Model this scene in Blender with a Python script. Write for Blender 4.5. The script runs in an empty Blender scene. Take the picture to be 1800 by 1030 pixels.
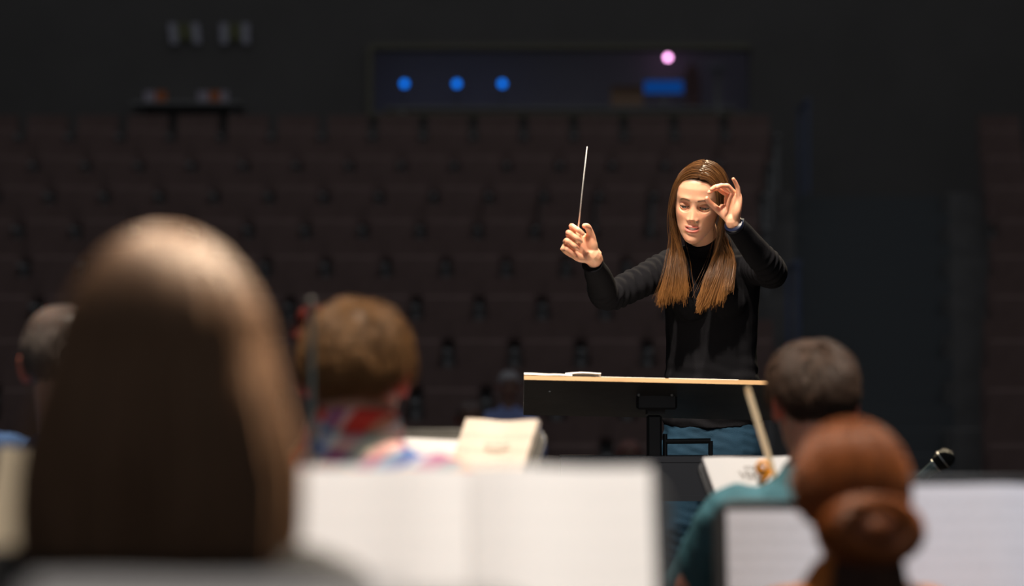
import bpy, math, random
import numpy as np
from mathutils import Vector, Matrix

random.seed(7)
RNG = np.random.default_rng(11)
PI = math.pi
SC = bpy.context.scene
COL = SC.collection

# ------------------------------------------------------------------ camera
FPX = 4250.0                      # 85 mm on a 36 mm wide sensor, 1800 px
CAM = np.array([0.0, 0.0, 1.12])
PITCH = math.atan(199.0 / FPX)
cam_d = bpy.data.cameras.new('camera')
cam_d.sensor_width = 36.0
cam_d.lens = 85.0
cam_d.clip_end = 200
cam_d.dof.use_dof = True
cam_d.dof.focus_distance = 7.2
cam_d.dof.aperture_fstop = 1.75
cam_o = bpy.data.objects.new('camera', cam_d)
COL.objects.link(cam_o)
cam_o.location = CAM
cam_o.rotation_euler = (PI / 2 + PITCH, 0, 0)
SC.camera = cam_o

# ------------------------------------------------------------------ world, lights, exposure
world = bpy.data.worlds.new('dim_hall')
SC.world = world
world.use_nodes = True
wb = world.node_tree.nodes['Background']
wb.inputs[0].default_value = (0.93, 0.96, 1.0, 1)
wb.inputs[1].default_value = 0.20
vs = SC.view_settings
vs.view_transform = 'Standard'
vs.look = 'None'
vs.exposure = 0.0
vs.gamma = 1.0
vs.use_curve_mapping = False


def spot(name, loc, aim, power, deg, col=(1, .80, .58), blend=.5, size=.12):
    d = bpy.data.lights.new(name, 'SPOT')
    d.energy = power
    d.spot_size = math.radians(deg)
    d.spot_blend = blend
    d.shadow_soft_size = size
    d.color = col
    o = bpy.data.objects.new(name, d)
    COL.objects.link(o)
    o.location = loc
    v = Vector(aim) - Vector(loc)
    o.rotation_euler = v.to_track_quat('-Z', 'Y').to_euler()
    return o


# stage rig hung above the orchestra, with two added fills
spot('stage_spot_conductor', (-1.2, 3.2, 6.6), (0.42, 7.1, 1.55), 2650, 17, (1, .86, .70))
spot('stage_spot_back', (2.0, 10.4, 6.4), (0.55, 7.25, 1.45), 3300, 22, (1, .82, .56))
spot('stage_spot_over', (0.0, 4.7, 6.8), (0.38, 6.95, 1.4), 2000, 18, (1, .86, .70))
spot('stage_spot_strings', (0.25, 3.95, 6.6), (-0.35, 3.6, 1.0), 2200, 40, (1, .86, .70))
spot('stage_spot_front', (1.1, 2.5, 6.5), (0.02, 2.85, 0.95), 2200, 12, (1, .95, .90))
spot('stage_spot_right', (1.4, 4.6, 6.6), (0.70, 5.0, 0.9), 1600, 22, (1, .90, .80))
spot('added_fill_cool', (1.7, 2.5, 6.4), (1.2, 3.7, 0.95), 800, 17, (.86, .91, 1))  # added fill, brightens and cools the pages on the right
spot('added_fill_rear', (-.5, .9, 6.4), (-.2, 1.45, .95), 620, 9, (1, .9, .82))  # added fill, warms the page nearest the lens
spot('stage_spot_side', (1.9, 4.9, 5.0), (-0.22, 2.35, 1.12), 6500, 13, (1, .82, .60))


# ------------------------------------------------------------------ pixel -> point at depth d (metres along Y)
def P(px, py, d):
    xc = (px - 900.0) / FPX
    yc = (515.0 - py) / FPX
    cp, sp = math.cos(PITCH), math.sin(PITCH)
    v = np.array([xc, cp - yc * sp, sp + yc * cp])
    return CAM + v * (d / v[1])


# ------------------------------------------------------------------ materials
def mat(name, col, rough=.55, noise=None, bump=None, spec=.4, metal=0.0, sheen=0.0, sss=0.0,
        emit=None, emit_s=0.0, vcol=None, trans=0.0, island=0.0, island_hue=None):
    m = bpy.data.materials.new(name)
    m.use_nodes = True
    nt = m.node_tree
    N, L = nt.nodes, nt.links
    b = N['Principled BSDF']
    b.inputs['Base Color'].default_value = (*col, 1)
    b.inputs['Roughness'].default_value = rough
    b.inputs['Specular IOR Level'].default_value = spec
    b.inputs['Metallic'].default_value = metal
    if sheen:
        b.inputs['Sheen Weight'].default_value = sheen
        b.inputs['Sheen Roughness'].default_value = .4
    if sss:
        b.inputs['Subsurface Weight'].default_value = sss
        b.inputs['Subsurface Radius'].default_value = (.9, .28, .12)
        b.inputs['Subsurface Scale'].default_value = .009
    if emit:
        b.inputs['Emission Color'].default_value = (*emit, 1)
        b.inputs['Emission Strength'].default_value = emit_s
    src = None
    if vcol:
        a = N.new('ShaderNodeAttribute')
        a.attribute_name = vcol
        src = a.outputs['Color']
    if island:
        g = N.new('ShaderNodeNewGeometry')
        r = N.new('ShaderNodeValToRGB')
        lo = tuple(c * (1 - island) for c in col)
        hi = island_hue if island_hue else tuple(min(1, c * (1 + island)) for c in col)
        r.color_ramp.elements[0].color = (*lo, 1)
        r.color_ramp.elements[1].color = (*hi, 1)
        L.new(g.outputs['Random Per Island'], r.inputs[0])
        src = r.outputs[0]
    tc = None
    if noise or bump:
        tc = N.new('ShaderNodeTexCoord')
    if noise:
        sc_, am = noise
        n = N.new('ShaderNodeTexNoise')
        n.inputs['Scale'].default_value = sc_
        n.inputs['Detail'].default_value = 5
        L.new(tc.outputs['Object'], n.inputs['Vector'])
        mr = N.new('ShaderNodeMapRange')
        mr.inputs['To Min'].default_value = 1 - am
        mr.inputs['To Max'].default_value = 1 + am
        L.new(n.outputs['Fac'], mr.inputs['Value'])
        mx = N.new('ShaderNodeMix')
        mx.data_type = 'RGBA'
        mx.blend_type = 'MULTIPLY'
        mx.inputs['Factor'].default_value = 1
        if src:
            L.new(src, mx.inputs['A'])
        else:
            mx.inputs['A'].default_value = (*col, 1)
        L.new(mr.outputs[0], mx.inputs['B'])
        src = mx.outputs['Result']
    if src:
        L.new(src, b.inputs['Base Color'])
    if bump:
        sc_, st = bump
        n = N.new('ShaderNodeTexNoise')
        n.inputs['Scale'].default_value = sc_
        n.inputs['Detail'].default_value = 3
        L.new(tc.outputs['Object'], n.inputs['Vector'])
        bp = N.new('ShaderNodeBump')
        bp.inputs['Strength'].default_value = st
        bp.inputs['Distance'].default_value = .004
        L.new(n.outputs['Fac'], bp.inputs['Height'])
        L.new(bp.outputs[0], b.inputs['Normal'])
    if trans:
        t = N.new('ShaderNodeBsdfTranslucent')
        if src:
            L.new(src, t.inputs[0])
        else:
            t.inputs[0].default_value = (*col, 1)
        ms = N.new('ShaderNodeMixShader')
        ms.inputs[0].default_value = trans
        L.new(b.outputs[0], ms.inputs[1])
        L.new(t.outputs[0], ms.inputs[2])
        L.new(ms.outputs[0], N['Material Output'].inputs[0])
    return m


def mat_sheet(name, col, ink=.35, gap=.030, line=.0024):
    """paper with printed staves: UVs are metres across / down the page"""
    m = mat(name, col, rough=.75, spec=.2)
    nt = m.node_tree
    N, L = nt.nodes, nt.links

    def math_(op, a, b=None):
        n = N.new('ShaderNodeMath')
        n.operation = op
        for i, v in enumerate((a, b)):
            if v is None:
                continue
            if isinstance(v, (int, float)):
                n.inputs[i].default_value = v
            else:
                L.new(v, n.inputs[i])
        return n.outputs[0]
    uv = N.new('ShaderNodeUVMap')
    sp = N.new('ShaderNodeSeparateXYZ')
    L.new(uv.outputs[0], sp.inputs[0])
    u, v = sp.outputs[0], sp.outputs[1]
    sysf = math_('FRACT', math_('DIVIDE', v, gap))
    insys = math_('LESS_THAN', sysf, line * 5 / gap)
    ln = math_('LESS_THAN', math_('FRACT', math_('DIVIDE', v, line)), .22)
    staff = math_('MULTIPLY', insys, ln)
    nz = N.new('ShaderNodeTexVoronoi')
    nz.inputs['Scale'].default_value = 150
    L.new(uv.outputs[0], nz.inputs['Vector'])
    dots = math_('MULTIPLY', math_('LESS_THAN', nz.outputs['Distance'], .24),
                 math_('LESS_THAN', sysf, line * 6 / gap))
    inkm = math_('MINIMUM', math_('ADD', staff, dots), 1.0)
    top = math_('GREATER_THAN', v, .022)
    fac = math_('MULTIPLY', math_('MULTIPLY', inkm, top), ink)
    mx = N.new('ShaderNodeMix')
    mx.data_type = 'RGBA'
    mx.inputs['A'].default_value = (*col, 1)
    mx.inputs['B'].default_value = (.03, .03, .035, 1)
    L.new(fac, mx.inputs['Factor'])
    L.new(mx.outputs['Result'], N['Principled BSDF'].inputs['Base Color'])
    return m


def mat_plaid(name):
    m = mat(name, (.6, .1, .08), rough=.8, spec=.15)
    nt = m.node_tree
    N, L = nt.nodes, nt.links
    tc = N.new('ShaderNodeTexCoord')
    mp = N.new('ShaderNodeMapping')
    mp.inputs['Rotation'].default_value = (0.5, .15, .6)
    L.new(tc.outputs['Object'], mp.inputs[0])
    sp = N.new('ShaderNodeSeparateXYZ')
    L.new(mp.outputs[0], sp.inputs[0])

    def band(out, cols, period):
        d = N.new('ShaderNodeMath'); d.operation = 'DIVIDE'; d.inputs[1].default_value = period
        L.new(out, d.inputs[0])
        f = N.new('ShaderNodeMath'); f.operation = 'FRACT'
        L.new(d.outputs[0], f.inputs[0])
        r = N.new('ShaderNodeValToRGB')
        r.color_ramp.interpolation = 'CONSTANT'
        els = r.color_ramp.elements
        els[0].position = 0; els[0].color = (*cols[0][1], 1)
        els[1].position = cols[1][0]; els[1].color = (*cols[1][1], 1)
        for p_, c_ in cols[2:]:
            e = els.new(p_); e.color = (*c_, 1)
        L.new(f.outputs[0], r.inputs[0])
        return r.outputs[0]
    red, blue, white, yel, green = (.80, .07, .05), (.10, .17, .50), (.95, .92, .86), (.80, .66, .38), (.42, .50, .30)
    a = band(sp.outputs[0], [(0, red), (.26, white), (.36, blue), (.52, (.35, .62, .75)), (.60, red), (.78, yel), (.9, green)], .115)
    c = band(sp.outputs[2], [(0, red), (.24, (.75, .2, .12)), (.42, blue), (.55, white), (.70, (.35, .62, .75)), (.80, red)], .10)
    mx = N.new('ShaderNodeMix'); mx.data_type = 'RGBA'; mx.inputs['Factor'].default_value = .5
    L.new(a, mx.inputs['A']); L.new(c, mx.inputs['B'])
    L.new(mx.outputs['Result'], N['Principled BSDF'].inputs['Base Color'])
    return m


def mat_wood(name, c0, c1, rough=.4, scale=6):
    m = mat(name, c0, rough=rough)
    nt = m.node_tree
    N, L = nt.nodes, nt.links
    tc = N.new('ShaderNodeTexCoord')
    mp = N.new('ShaderNodeMapping')
    mp.inputs['Scale'].default_value = (scale * .25, scale * 4, scale * 4)
    L.new(tc.outputs['Object'], mp.inputs[0])
    n = N.new('ShaderNodeTexNoise')
    n.inputs['Scale'].default_value = 3
    n.inputs['Detail'].default_value = 6
    L.new(mp.outputs[0], n.inputs['Vector'])
    r = N.new('ShaderNodeValToRGB')
    r.color_ramp.elements[0].color = (*c0, 1)
    r.color_ramp.elements[0].position = .35
    r.color_ramp.elements[1].color = (*c1, 1)
    r.color_ramp.elements[1].position = .68
    L.new(n.outputs['Fac'], r.inputs[0])
    L.new(r.outputs[0], N['Principled BSDF'].inputs['Base Color'])
    return m


M = dict(
    skin=mat('skin', (.8, .5, .4), rough=.42, vcol='Col', noise=(60, .05), bump=(350, .05), spec=.45, sss=.35),
    eye=mat('eyeball', (.8, .8, .8), rough=.08, vcol='Col', spec=.6),
    teeth=mat('teeth', (.88, .85, .8), rough=.2),
    hair_c=mat('hair_light_brown', (.085, .036, .014), rough=.32, spec=.6, island=.6, island_hue=(.27, .118, .038), trans=.26),
    hair_f=mat('hair_fair_brown', (.20, .110, .062), rough=.5, spec=.35, island=.35, trans=.22),
    hair_p=mat('hair_ginger_brown', (.30, .155, .062), rough=.48, spec=.35, island=.45, trans=.15),
    hair_d=mat('hair_dark_brown', (.075, .043, .028), rough=.5, spec=.35, island=.45),
    hair_r=mat('hair_copper', (.27, .075, .014), rough=.45, spec=.4, island=.45, trans=.15),
    hair_g=mat('hair_grey', (.16, .13, .115), rough=.55, island=.35),
    knit_black=mat('black_knit', (.0095, .0095, .0115), rough=.95, bump=(420, .25), spec=.03),
    navy=mat('navy_fabric', (.006, .0065, .008), rough=.85, bump=(250, .3), spec=.15),
    blue_shirt=mat('blue_cotton', (.05, .10, .22), rough=.8, noise=(12, .15), spec=.15),
    teal=mat('teal_jersey', (.035, .105, .130), rough=.8, noise=(9, .2), bump=(300, .2), spec=.2),
    rust=mat('rust_knit', (.42, .14, .03), rough=.85, noise=(30, .2), spec=.15),
    dark_cloth=mat('dark_wool', (.02, .017, .017), rough=.9, bump=(200, .3), spec=.1),
    denim=mat('denim', (.014, .042, .075), rough=.8, noise=(14, .3), bump=(500, .3), spec=.15),
    plaid=mat_plaid('plaid_cotton'),
    black_trousers=mat('black_trousers', (.015, .015, .017), rough=.85, spec=.15),
    leather=mat('black_leather', (.014, .013, .013), rough=.35),
    metal_black=mat('black_powder_coat', (.025, .025, .026), rough=.42, noise=(40, .2), spec=.45),
    metal_worn=mat('worn_black_metal', (.075, .07, .06), rough=.4, noise=(25, .35), spec=.5),
    steel=mat('brushed_steel', (.6, .6, .6), rough=.3, metal=1.0),
    desk_black=mat('black_stained_board', (.085, .083, .080), rough=.5, noise=(18, .35), bump=(60, .15)),
    ply=mat_wood('pale_plywood_edge', (.44, .27, .13), (.56, .37, .19), scale=10),
    shelf_navy=mat('navy_black_laminate', (.006, .008, .013), rough=.5),
    paper=mat_sheet('white_sheet', (.80, .77, .745), ink=.16),
    paper_cool=mat_sheet('cool_white_sheet', (.72, .73, .82), ink=.40, gap=.024),
    paper_cream=mat_sheet('cream_sheet', (.74, .63, .52), ink=.45, gap=.034),
    paper_plain=mat('plain_paper', (.88, .85, .82), rough=.75, spec=.2),
    paper_beige=mat('beige_paper', (.56, .48, .36), rough=.8, noise=(5, .06), spec=.2),
    ink=mat('printing_ink', (.10, .09, .085), rough=.7),
    ink_faint=mat('faint_ink', (.36, .33, .30), rough=.7),
    maple=mat_wood('orange_varnished_maple', (.80, .27, .015), (.92, .40, .03), rough=.25),
    red_varnish=mat_wood('red_varnished_maple', (.085, .012, .008), (.14, .02, .012), rough=.4),
    ebony=mat('ebony', (.012, .011, .010), rough=.35),
    bow_hair=mat('bow_hair', (.92, .80, .60), rough=.5, noise=(80, .1), trans=.5),
    bow_stick=mat_wood('bow_stick', (.20, .07, .025), (.30, .12, .04), rough=.3),
    string=mat('wound_string', (.5, .48, .45), rough=.3, metal=1.0),
    baton=mat('white_baton', (.97, .96, .94), rough=.4),
    cork=mat('cork', (.78, .60, .38), rough=.7, noise=(200, .3)),
    strap=mat('navy_strap', (.008, .013, .038), rough=.35),
    gold=mat('gold', (.75, .5, .2), rough=.25, metal=1.0),
    mic_body=mat('grey_green_enamel', (.20, .27, .27), rough=.3, metal=.5),
    mic_grille=mat('black_wire_grille', (.02, .02, .02), rough=.4, metal=.6, bump=(900, .8)),
    seat_red=mat('dark_red_plush', (.165, .112, .104), rough=.9, noise=(8, .25), sheen=.05, spec=.1),
    seat_dark=mat('seat_frame_dark', (.26, .26, .265), rough=.7),
    hall_floor=mat('hall_carpet', (.18, .175, .175), rough=.95, noise=(6, .3), spec=.1),
    stage_floor=mat_wood('dark_stage_boards', (.030, .026, .024), (.042, .037, .034), rough=.6),
    hall_wall=mat('hall_wall_paint', (.125, .12, .118), rough=.9, noise=(1.5, .15), spec=.1),
    hall_wall_blue=mat('blue_grey_wall', (.42, .42, .50), rough=.9, noise=(2, .12), spec=.1),
    step=mat('aisle_carpet', (.115, .125, .135), rough=.95, spec=.1),
    rail_blue=mat('blue_rail_paint', (.11, .14, .24), rough=.5),
    red_plastic=mat('red_upholstery', (.45, .06, .06), rough=.7),
    led_blue=mat('blue_lamp', (.02, .05, .2), emit=(.0, .20, 1.0), emit_s=1.5),
    led_pink=mat('pink_lamp', (.3, .1, .3), emit=(1.0, .42, .86), emit_s=6.0),
    screen=mat('blue_screen', (.01, .03, .1), emit=(.0, .17, .85), emit_s=.20),
    cardboard=mat('brown_cardboard', (.4, .26, .18), rough=.9),
    pale_card=mat('pale_card', (.42, .42, .50), rough=.8),
    olive=mat('olive_card', (.15, .155, .08), rough=.85),
    orange_card=mat('orange_card', (.5, .15, .05), rough=.8),
    lilac_card=mat('lilac_card', (.42, .38, .46), rough=.8),
    dusty_pink=mat('dusty_pink_cloth', (.3, .19, .19), rough=.9),
    glass_frame=mat('booth_frame', (.16, .15, .11), rough=.6),
    carpet_dark=mat('podium_carpet', (.03, .03, .032), rough=.95),
)



def backlit_tips(m, tip):  # gold of back-lit hair ends mixed into the strand colour
    nt = m.node_tree
    b = nt.nodes['Principled BSDF']
    src = b.inputs['Base Color'].links[0].from_socket
    a = nt.nodes.new('ShaderNodeAttribute')
    a.attribute_name = 'Col'
    mx = nt.nodes.new('ShaderNodeMix')
    mx.data_type = 'RGBA'
    mx.inputs['B'].default_value = (*tip, 1)
    nt.links.new(a.outputs['Fac'], mx.inputs['Factor'])
    nt.links.new(src, mx.inputs['A'])
    for l in list(src.links):
        if l.to_node != mx:
            nt.links.new(mx.outputs['Result'], l.to_socket)


backlit_tips(M['hair_c'], (.33, .145, .042))

# ------------------------------------------------------------------ geometry helpers (all return (V, F))
def merge(gs):
    Vs, Fs, o = [], [], 0
    for V, F in gs:
        V = np.asarray(V, float)
        Vs.append(V)
        for f in F:
            Fs.append([int(i) + o for i in f])
        o += len(V)
    return np.vstack(Vs), Fs


def xf(g, m):
    V, F = g
    m = np.array(m)
    return V @ m[:3, :3].T + m[:3, 3], F


def box(c, s, bev=0.0):
    c = np.array(c, float); h = np.array(s, float) / 2
    if bev <= 0:
        V = np.array([[x, y, z] for x in (-1, 1) for y in (-1, 1) for z in (-1, 1)]) * h + c
        F = [(0, 1, 3, 2), (4, 6, 7, 5), (0, 4, 5, 1), (2, 3, 7, 6), (0, 2, 6, 4), (1, 5, 7, 3)]
        return V, F
    b = min(bev, .49 * min(s))
    V = []
    idx = {}
    for x in (-1, 1):
        for y in (-1, 1):
            for z in (-1, 1):
                for a in range(3):
                    p = np.array([x, y, z]) * (h - b)
                    p[a] += (x, y, z)[a] * b
                    idx[(x, y, z, a)] = len(V)
                    V.append(p + c)
    F = []
    for a in range(3):
        b1, b2 = [i for i in range(3) if i != a]
        for s_ in (-1, 1):
            q = []
            for e in ((-1, -1), (1, -1), (1, 1), (-1, 1)):
                k = [0, 0, 0]; k[a] = s_; k[b1] = e[0]; k[b2] = e[1]
                q.append(idx[(*k, a)])
            F.append(q)
    for a in range(3):
        b1, b2 = [i for i in range(3) if i != a]
        for e in ((-1, -1), (1, -1), (1, 1), (-1, 1)):
            q = []
            for s_, order in ((-1, (b1, b2)), (1, (b2, b1))):
                k = [0, 0, 0]; k[a] = s_; k[b1] = e[0]; k[b2] = e[1]
                for o in order:
                    q.append(idx[(*k, o)])
            F.append(q)
    for x in (-1, 1):
        for y in (-1, 1):
            for z in (-1, 1):
                F.append([idx[(x, y, z, a)] for a in range(3)])
    return np.array(V), F


def unit(v):
    v = np.asarray(v, float)
    return v / (np.linalg.norm(v) + 1e-12)


def loft(pts, radii, side=(1, 0, 0), n=16, cap=.5, power=2.0):
    """closed tube of elliptical rings; radii: scalar or (a, b) per point; 'a' lies along side"""
    pts = np.asarray(pts, float)
    k = len(pts)
    T = np.zeros_like(pts)
    T[1:-1] = pts[2:] - pts[:-2]
    T[0] = pts[1] - pts[0]
    T[-1] = pts[-1] - pts[-2]
    R = [(r, r) if np.isscalar(r) else tuple(r) for r in radii]
    ang = np.linspace(0, 2 * PI, n, endpoint=False)
    ca, sa = np.cos(ang), np.sin(ang)
    if power != 2.0:
        ca = np.sign(ca) * np.abs(ca) ** (2 / power)
        sa = np.sign(sa) * np.abs(sa) ** (2 / power)
    s = np.asarray(side, float)
    V = []
    for i in range(k):
        t = unit(T[i])
        a = s - t * (s @ t)
        if np.linalg.norm(a) < .15:
            s = np.array([0, 1.0, 0]) if abs(t[1]) < .8 else np.array([0, 0, 1.0])
            a = s - t * (s @ t)
        a = unit(a)
        b = np.cross(t, a)
        V.append(pts[i] + np.outer(ca, a) * R[i][0] + np.outer(sa, b) * R[i][1])
    V = np.vstack(V)
    F = []
    for i in range(k - 1):
        for j in range(n):
            j2 = (j + 1) % n
            F.append((i * n + j, i * n + j2, (i + 1) * n + j2, (i + 1) * n + j))
    t0, t1 = unit(T[0]), unit(T[-1])
    c0 = pts[0] - t0 * min(R[0]) * cap
    c1 = pts[-1] + t1 * min(R[-1]) * cap
    V = np.vstack([V, c0, c1])
    i0, i1 = k * n, k * n + 1
    for j in range(n):
        j2 = (j + 1) % n
        F.append((i0, j2, j))
        F.append((i1, (k - 1) * n + j, (k - 1) * n + j2))
    return V, F


def spline(pts, n):
    """Catmull-Rom through rows of any width"""
    p = np.asarray(pts, float)
    p = np.vstack([2 * p[0] - p[1], p, 2 * p[-1] - p[-2]])
    k = len(p) - 3
    t = np.linspace(0, k - 1e-9, n)
    i = t.astype(int)
    f = (t - i)[:, None]
    a, b, c, d = p[i], p[i + 1], p[i + 2], p[i + 3]
    return .5 * (2 * b + (c - a) * f + (2 * a - 5 * b + 4 * c - d) * f ** 2 + (3 * b - a - 3 * c + d) * f ** 3)


def tube(pts, radii, n_path=24, side=(1, 0, 0), n=16, cap=.6, power=2.0):
    pts = np.asarray(pts, float)
    R = np.array([(r, r) if np.isscalar(r) else tuple(r) for r in radii], float)
    q = spline(np.hstack([pts, R]), n_path)
    return loft(q[:, :3], [tuple(np.maximum(r, .0005)) for r in q[:, 3:]], side, n, cap, power)


def ellipsoid(c, r, nu=20, nv=12, rot=None):
    V = [(0, 0, -1)]
    for i in range(1, nv):
        ph = -PI / 2 + PI * i / nv
        for j in range(nu):
            th = 2 * PI * j / nu
            V.append((math.cos(ph) * math.cos(th), math.cos(ph) * math.sin(th), math.sin(ph)))
    V.append((0, 0, 1))
    V = np.array(V) * np.asarray(r, float)
    if rot is not None:
        V = V @ np.array(rot).T
    V = V + np.asarray(c, float)
    F = []
    for j in range(nu):
        F.append((0, 1 + (j + 1) % nu, 1 + j))
    for i in range(nv - 2):
        for j in range(nu):
            a = 1 + i * nu + j; b = 1 + i * nu + (j + 1) % nu
            F.append((a, b, b + nu, a + nu))
    last = len(V) - 1
    for j in range(nu):
        F.append((last, 1 + (nv - 2) * nu + j, 1 + (nv - 2) * nu + (j + 1) % nu))
    return V, F


def rod(a, b, r, n=10, r2=None):
    a = np.asarray(a, float); b = np.asarray(b, float)
    return loft([a, b], [r, r2 if r2 else r], side=(1, .1, .05), n=n, cap=.0)


def ring(c, axis, R, r, n=28, m=8, a0=0, a1=2 * PI):
    axis = unit(axis)
    s = unit(np.cross(axis, (0.3, .2, 1) if abs(axis[2]) < .8 else (1, .2, 0)))
    t = np.cross(axis, s)
    full = abs(a1 - a0 - 2 * PI) < 1e-6
    V, F = [], []
    for i in range(n):
        a = a0 + (a1 - a0) * i / (n if full else n - 1)
        d = s * math.cos(a) + t * math.sin(a)
        for j in range(m):
            b = 2 * PI * j / m
            V.append(np.asarray(c) + d * (R + r * math.cos(b)) + axis * r * math.sin(b))
    for i in range(n if full else n - 1):
        for j in range(m):
            i2 = (i + 1) % n
            j2 = (j + 1) % m
            F.append((i * m + j, i2 * m + j, i2 * m + j2, i * m + j2))
    return np.array(V), F


def prism(outline, z0, z1):
    """outline: list of (x, y) -> closed prism along z"""
    n = len(outline)
    V = np.array([(x, y, z0) for x, y in outline] + [(x, y, z1) for x, y in outline])
    F = [tuple(range(n - 1, -1, -1)), tuple(range(n, 2 * n))]
    for i in range(n):
        j = (i + 1) % n
        F.append((i, j, n + j, n + i))
    return V, F


def strands(paths, r0, r1, jit=.15):
    """paths: (n, k, 3) array -> thin three-sided tubes"""
    p = np.asarray(paths, float)
    n, k, _ = p.shape
    T = np.gradient(p, axis=1)
    T /= np.linalg.norm(T, axis=2, keepdims=True) + 1e-12
    ref = RNG.normal(size=(n, 1, 3))
    a = ref - T * (ref * T).sum(2, keepdims=True)
    a /= np.linalg.norm(a, axis=2, keepdims=True) + 1e-12
    b = np.cross(T, a)
    rad = np.linspace(r0, r1, k)[None, :, None] * (1 + jit * RNG.normal(size=(n, 1, 1)))
    V = np.stack([p + rad * (a * math.cos(q) + b * math.sin(q)) for q in (0, 2 * PI / 3, 4 * PI / 3)], axis=2)
    V = V.reshape(-1, 3)
    base = (np.arange(n)[:, None] * k + np.arange(k - 1)[None, :]) * 3
    base = base.reshape(-1, 1)
    F = []
    for j in range(3):
        j2 = (j + 1) % 3
        F.append(np.hstack([base + j, base + j2, base + 3 + j2, base + 3 + j]))
    return V, np.vstack(F)


def mk_mesh(name, V, F):
    me = bpy.data.meshes.new(name)
    V = np.asarray(V, float)
    if isinstance(F, np.ndarray):
        nf, k = F.shape
        me.vertices.add(len(V))
        me.vertices.foreach_set('co', V.astype(np.float32).ravel())
        me.loops.add(nf * k)
        me.loops.foreach_set('vertex_index', F.astype(np.int32).ravel())
        me.polygons.add(nf)
        me.polygons.foreach_set('loop_start', np.arange(0, nf * k, k, dtype=np.int32))
        me.update(calc_edges=True)
        me.validate()
    else:
        me.from_pydata(V.tolist(), [], F)
        me.update()
    return me


def inv_loc(V, parent):
    """world -> parent's local coordinates (parents only carry location and z rotation)"""
    if parent is None:
        return V
    root = parent
    while root.parent:
        root = root.parent
    m = Matrix.Translation(root.location) @ root.rotation_euler.to_matrix().to_4x4() @ Matrix.Diagonal((*root.scale, 1))
    mi = np.array(m.inverted())
    return V @ mi[:3, :3].T + mi[:3, 3]


def obj(name, g, m, parent=None, smooth=False, world=False, col=None, label=None, fix=True):
    V, F = g
    V = np.asarray(V, float)
    if world:
        V = inv_loc(V, parent)
    me = mk_mesh(name, V, F)
    return obj_me(name, me, m, parent, smooth, col, label, fix)


def obj_me(name, me, m, parent=None, smooth=False, col=None, label=None, fix=True):
    if fix:
        import bmesh
        bm = bmesh.new(); bm.from_mesh(me)
        bmesh.ops.recalc_face_normals(bm, faces=bm.faces)
        bm.to_mesh(me); bm.free()
    me.materials.append(m if not isinstance(m, str) else M[m])
    if smooth:
        me.polygons.foreach_set('use_smooth', [True] * len(me.polygons))
    if col is not None:
        at = me.color_attributes.new('Col', 'FLOAT_COLOR', 'POINT')
        c = np.ones((len(me.vertices), 4), np.float32)
        c[:, :3] = col
        at.data.foreach_set('color', c.ravel())
    o = bpy.data.objects.new(name, me)
    COL.objects.link(o)
    o.parent = parent
    if label:
        o['label'] = label
    return o


def thing(name, label, cat, loc=(0, 0, 0), rotz=0.0, group=None):
    o = bpy.data.objects.new(name, None)
    COL.objects.link(o)
    o.empty_display_size = .1
    o.location = tuple(float(x) for x in loc)
    o.rotation_euler = (0, 0, rotz)
    o['label'] = label
    o['category'] = cat
    if group:
        o['group'] = group
    return o


def tag(o, label, cat, group=None):
    o['label'] = label
    o['category'] = cat
    if group:
        o['group'] = group
    return o


def struct(name, g, m, parent=None, **k):
    o = obj(name, g, m, parent, **k)
    if parent is None:
        o['kind'] = 'structure'
    return o


def remesh(gs, voxel, smooth_it=4, fac=.5):
    """union of closed shells as one continuous skin -> (V, F)"""
    V, F = merge(gs)
    me = mk_mesh('tmp', V, F)
    import bmesh
    bm = bmesh.new(); bm.from_mesh(me)
    bmesh.ops.recalc_face_normals(bm, faces=bm.faces)
    bm.to_mesh(me); bm.free()
    o = bpy.data.objects.new('tmp', me)
    COL.objects.link(o)
    r = o.modifiers.new('r', 'REMESH')
    r.mode = 'VOXEL'
    r.voxel_size = voxel
    if smooth_it:
        s = o.modifiers.new('s', 'SMOOTH')
        s.factor = fac
        s.iterations = smooth_it
    dg = bpy.context.evaluated_depsgraph_get()
    ev = o.evaluated_get(dg)
    m2 = ev.to_mesh()
    n = len(m2.vertices)
    co = np.empty(n * 3, np.float32)
    m2.vertices.foreach_get('co', co)
    no = np.empty(n * 3, np.float32)
    m2.vertices.foreach_get('normal', no)
    Fo = [tuple(p.vertices) for p in m2.polygons]
    ev.to_mesh_clear()
    bpy.data.objects.remove(o)
    bpy.data.meshes.remove(me)
    Fa = np.array(Fo) if len({len(f) for f in Fo}) == 1 else Fo
    return co.reshape(-1, 3).astype(float), Fa, no.reshape(-1, 3).astype(float)


def sstep(a, b, x):
    t = np.clip((x - a) / (b - a), 0, 1)
    return t * t * (3 - 2 * t)


def fnoise(V, s, seed=0):
    """cheap smooth pseudo-noise in -1..1"""
    r = np.random.default_rng(seed)
    out = np.zeros(len(V))
    for k in range(5):
        d = r.normal(size=3)
        out += np.sin(V @ (d * s * (1 + .35 * k)) + r.uniform(0, 6.28))
    return out / 5


# ------------------------------------------------------------------ head
_zs = np.linspace(-.116, .113, 600)


def _prof(z, v):
    y = np.interp(_zs, z, v)
    kern = np.exp(-np.linspace(-2, 2, 41) ** 2)
    kern /= kern.sum()
    yp = np.pad(y, 20, mode='reflect', reflect_type='odd')
    return np.convolve(yp, kern, 'valid')


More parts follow.
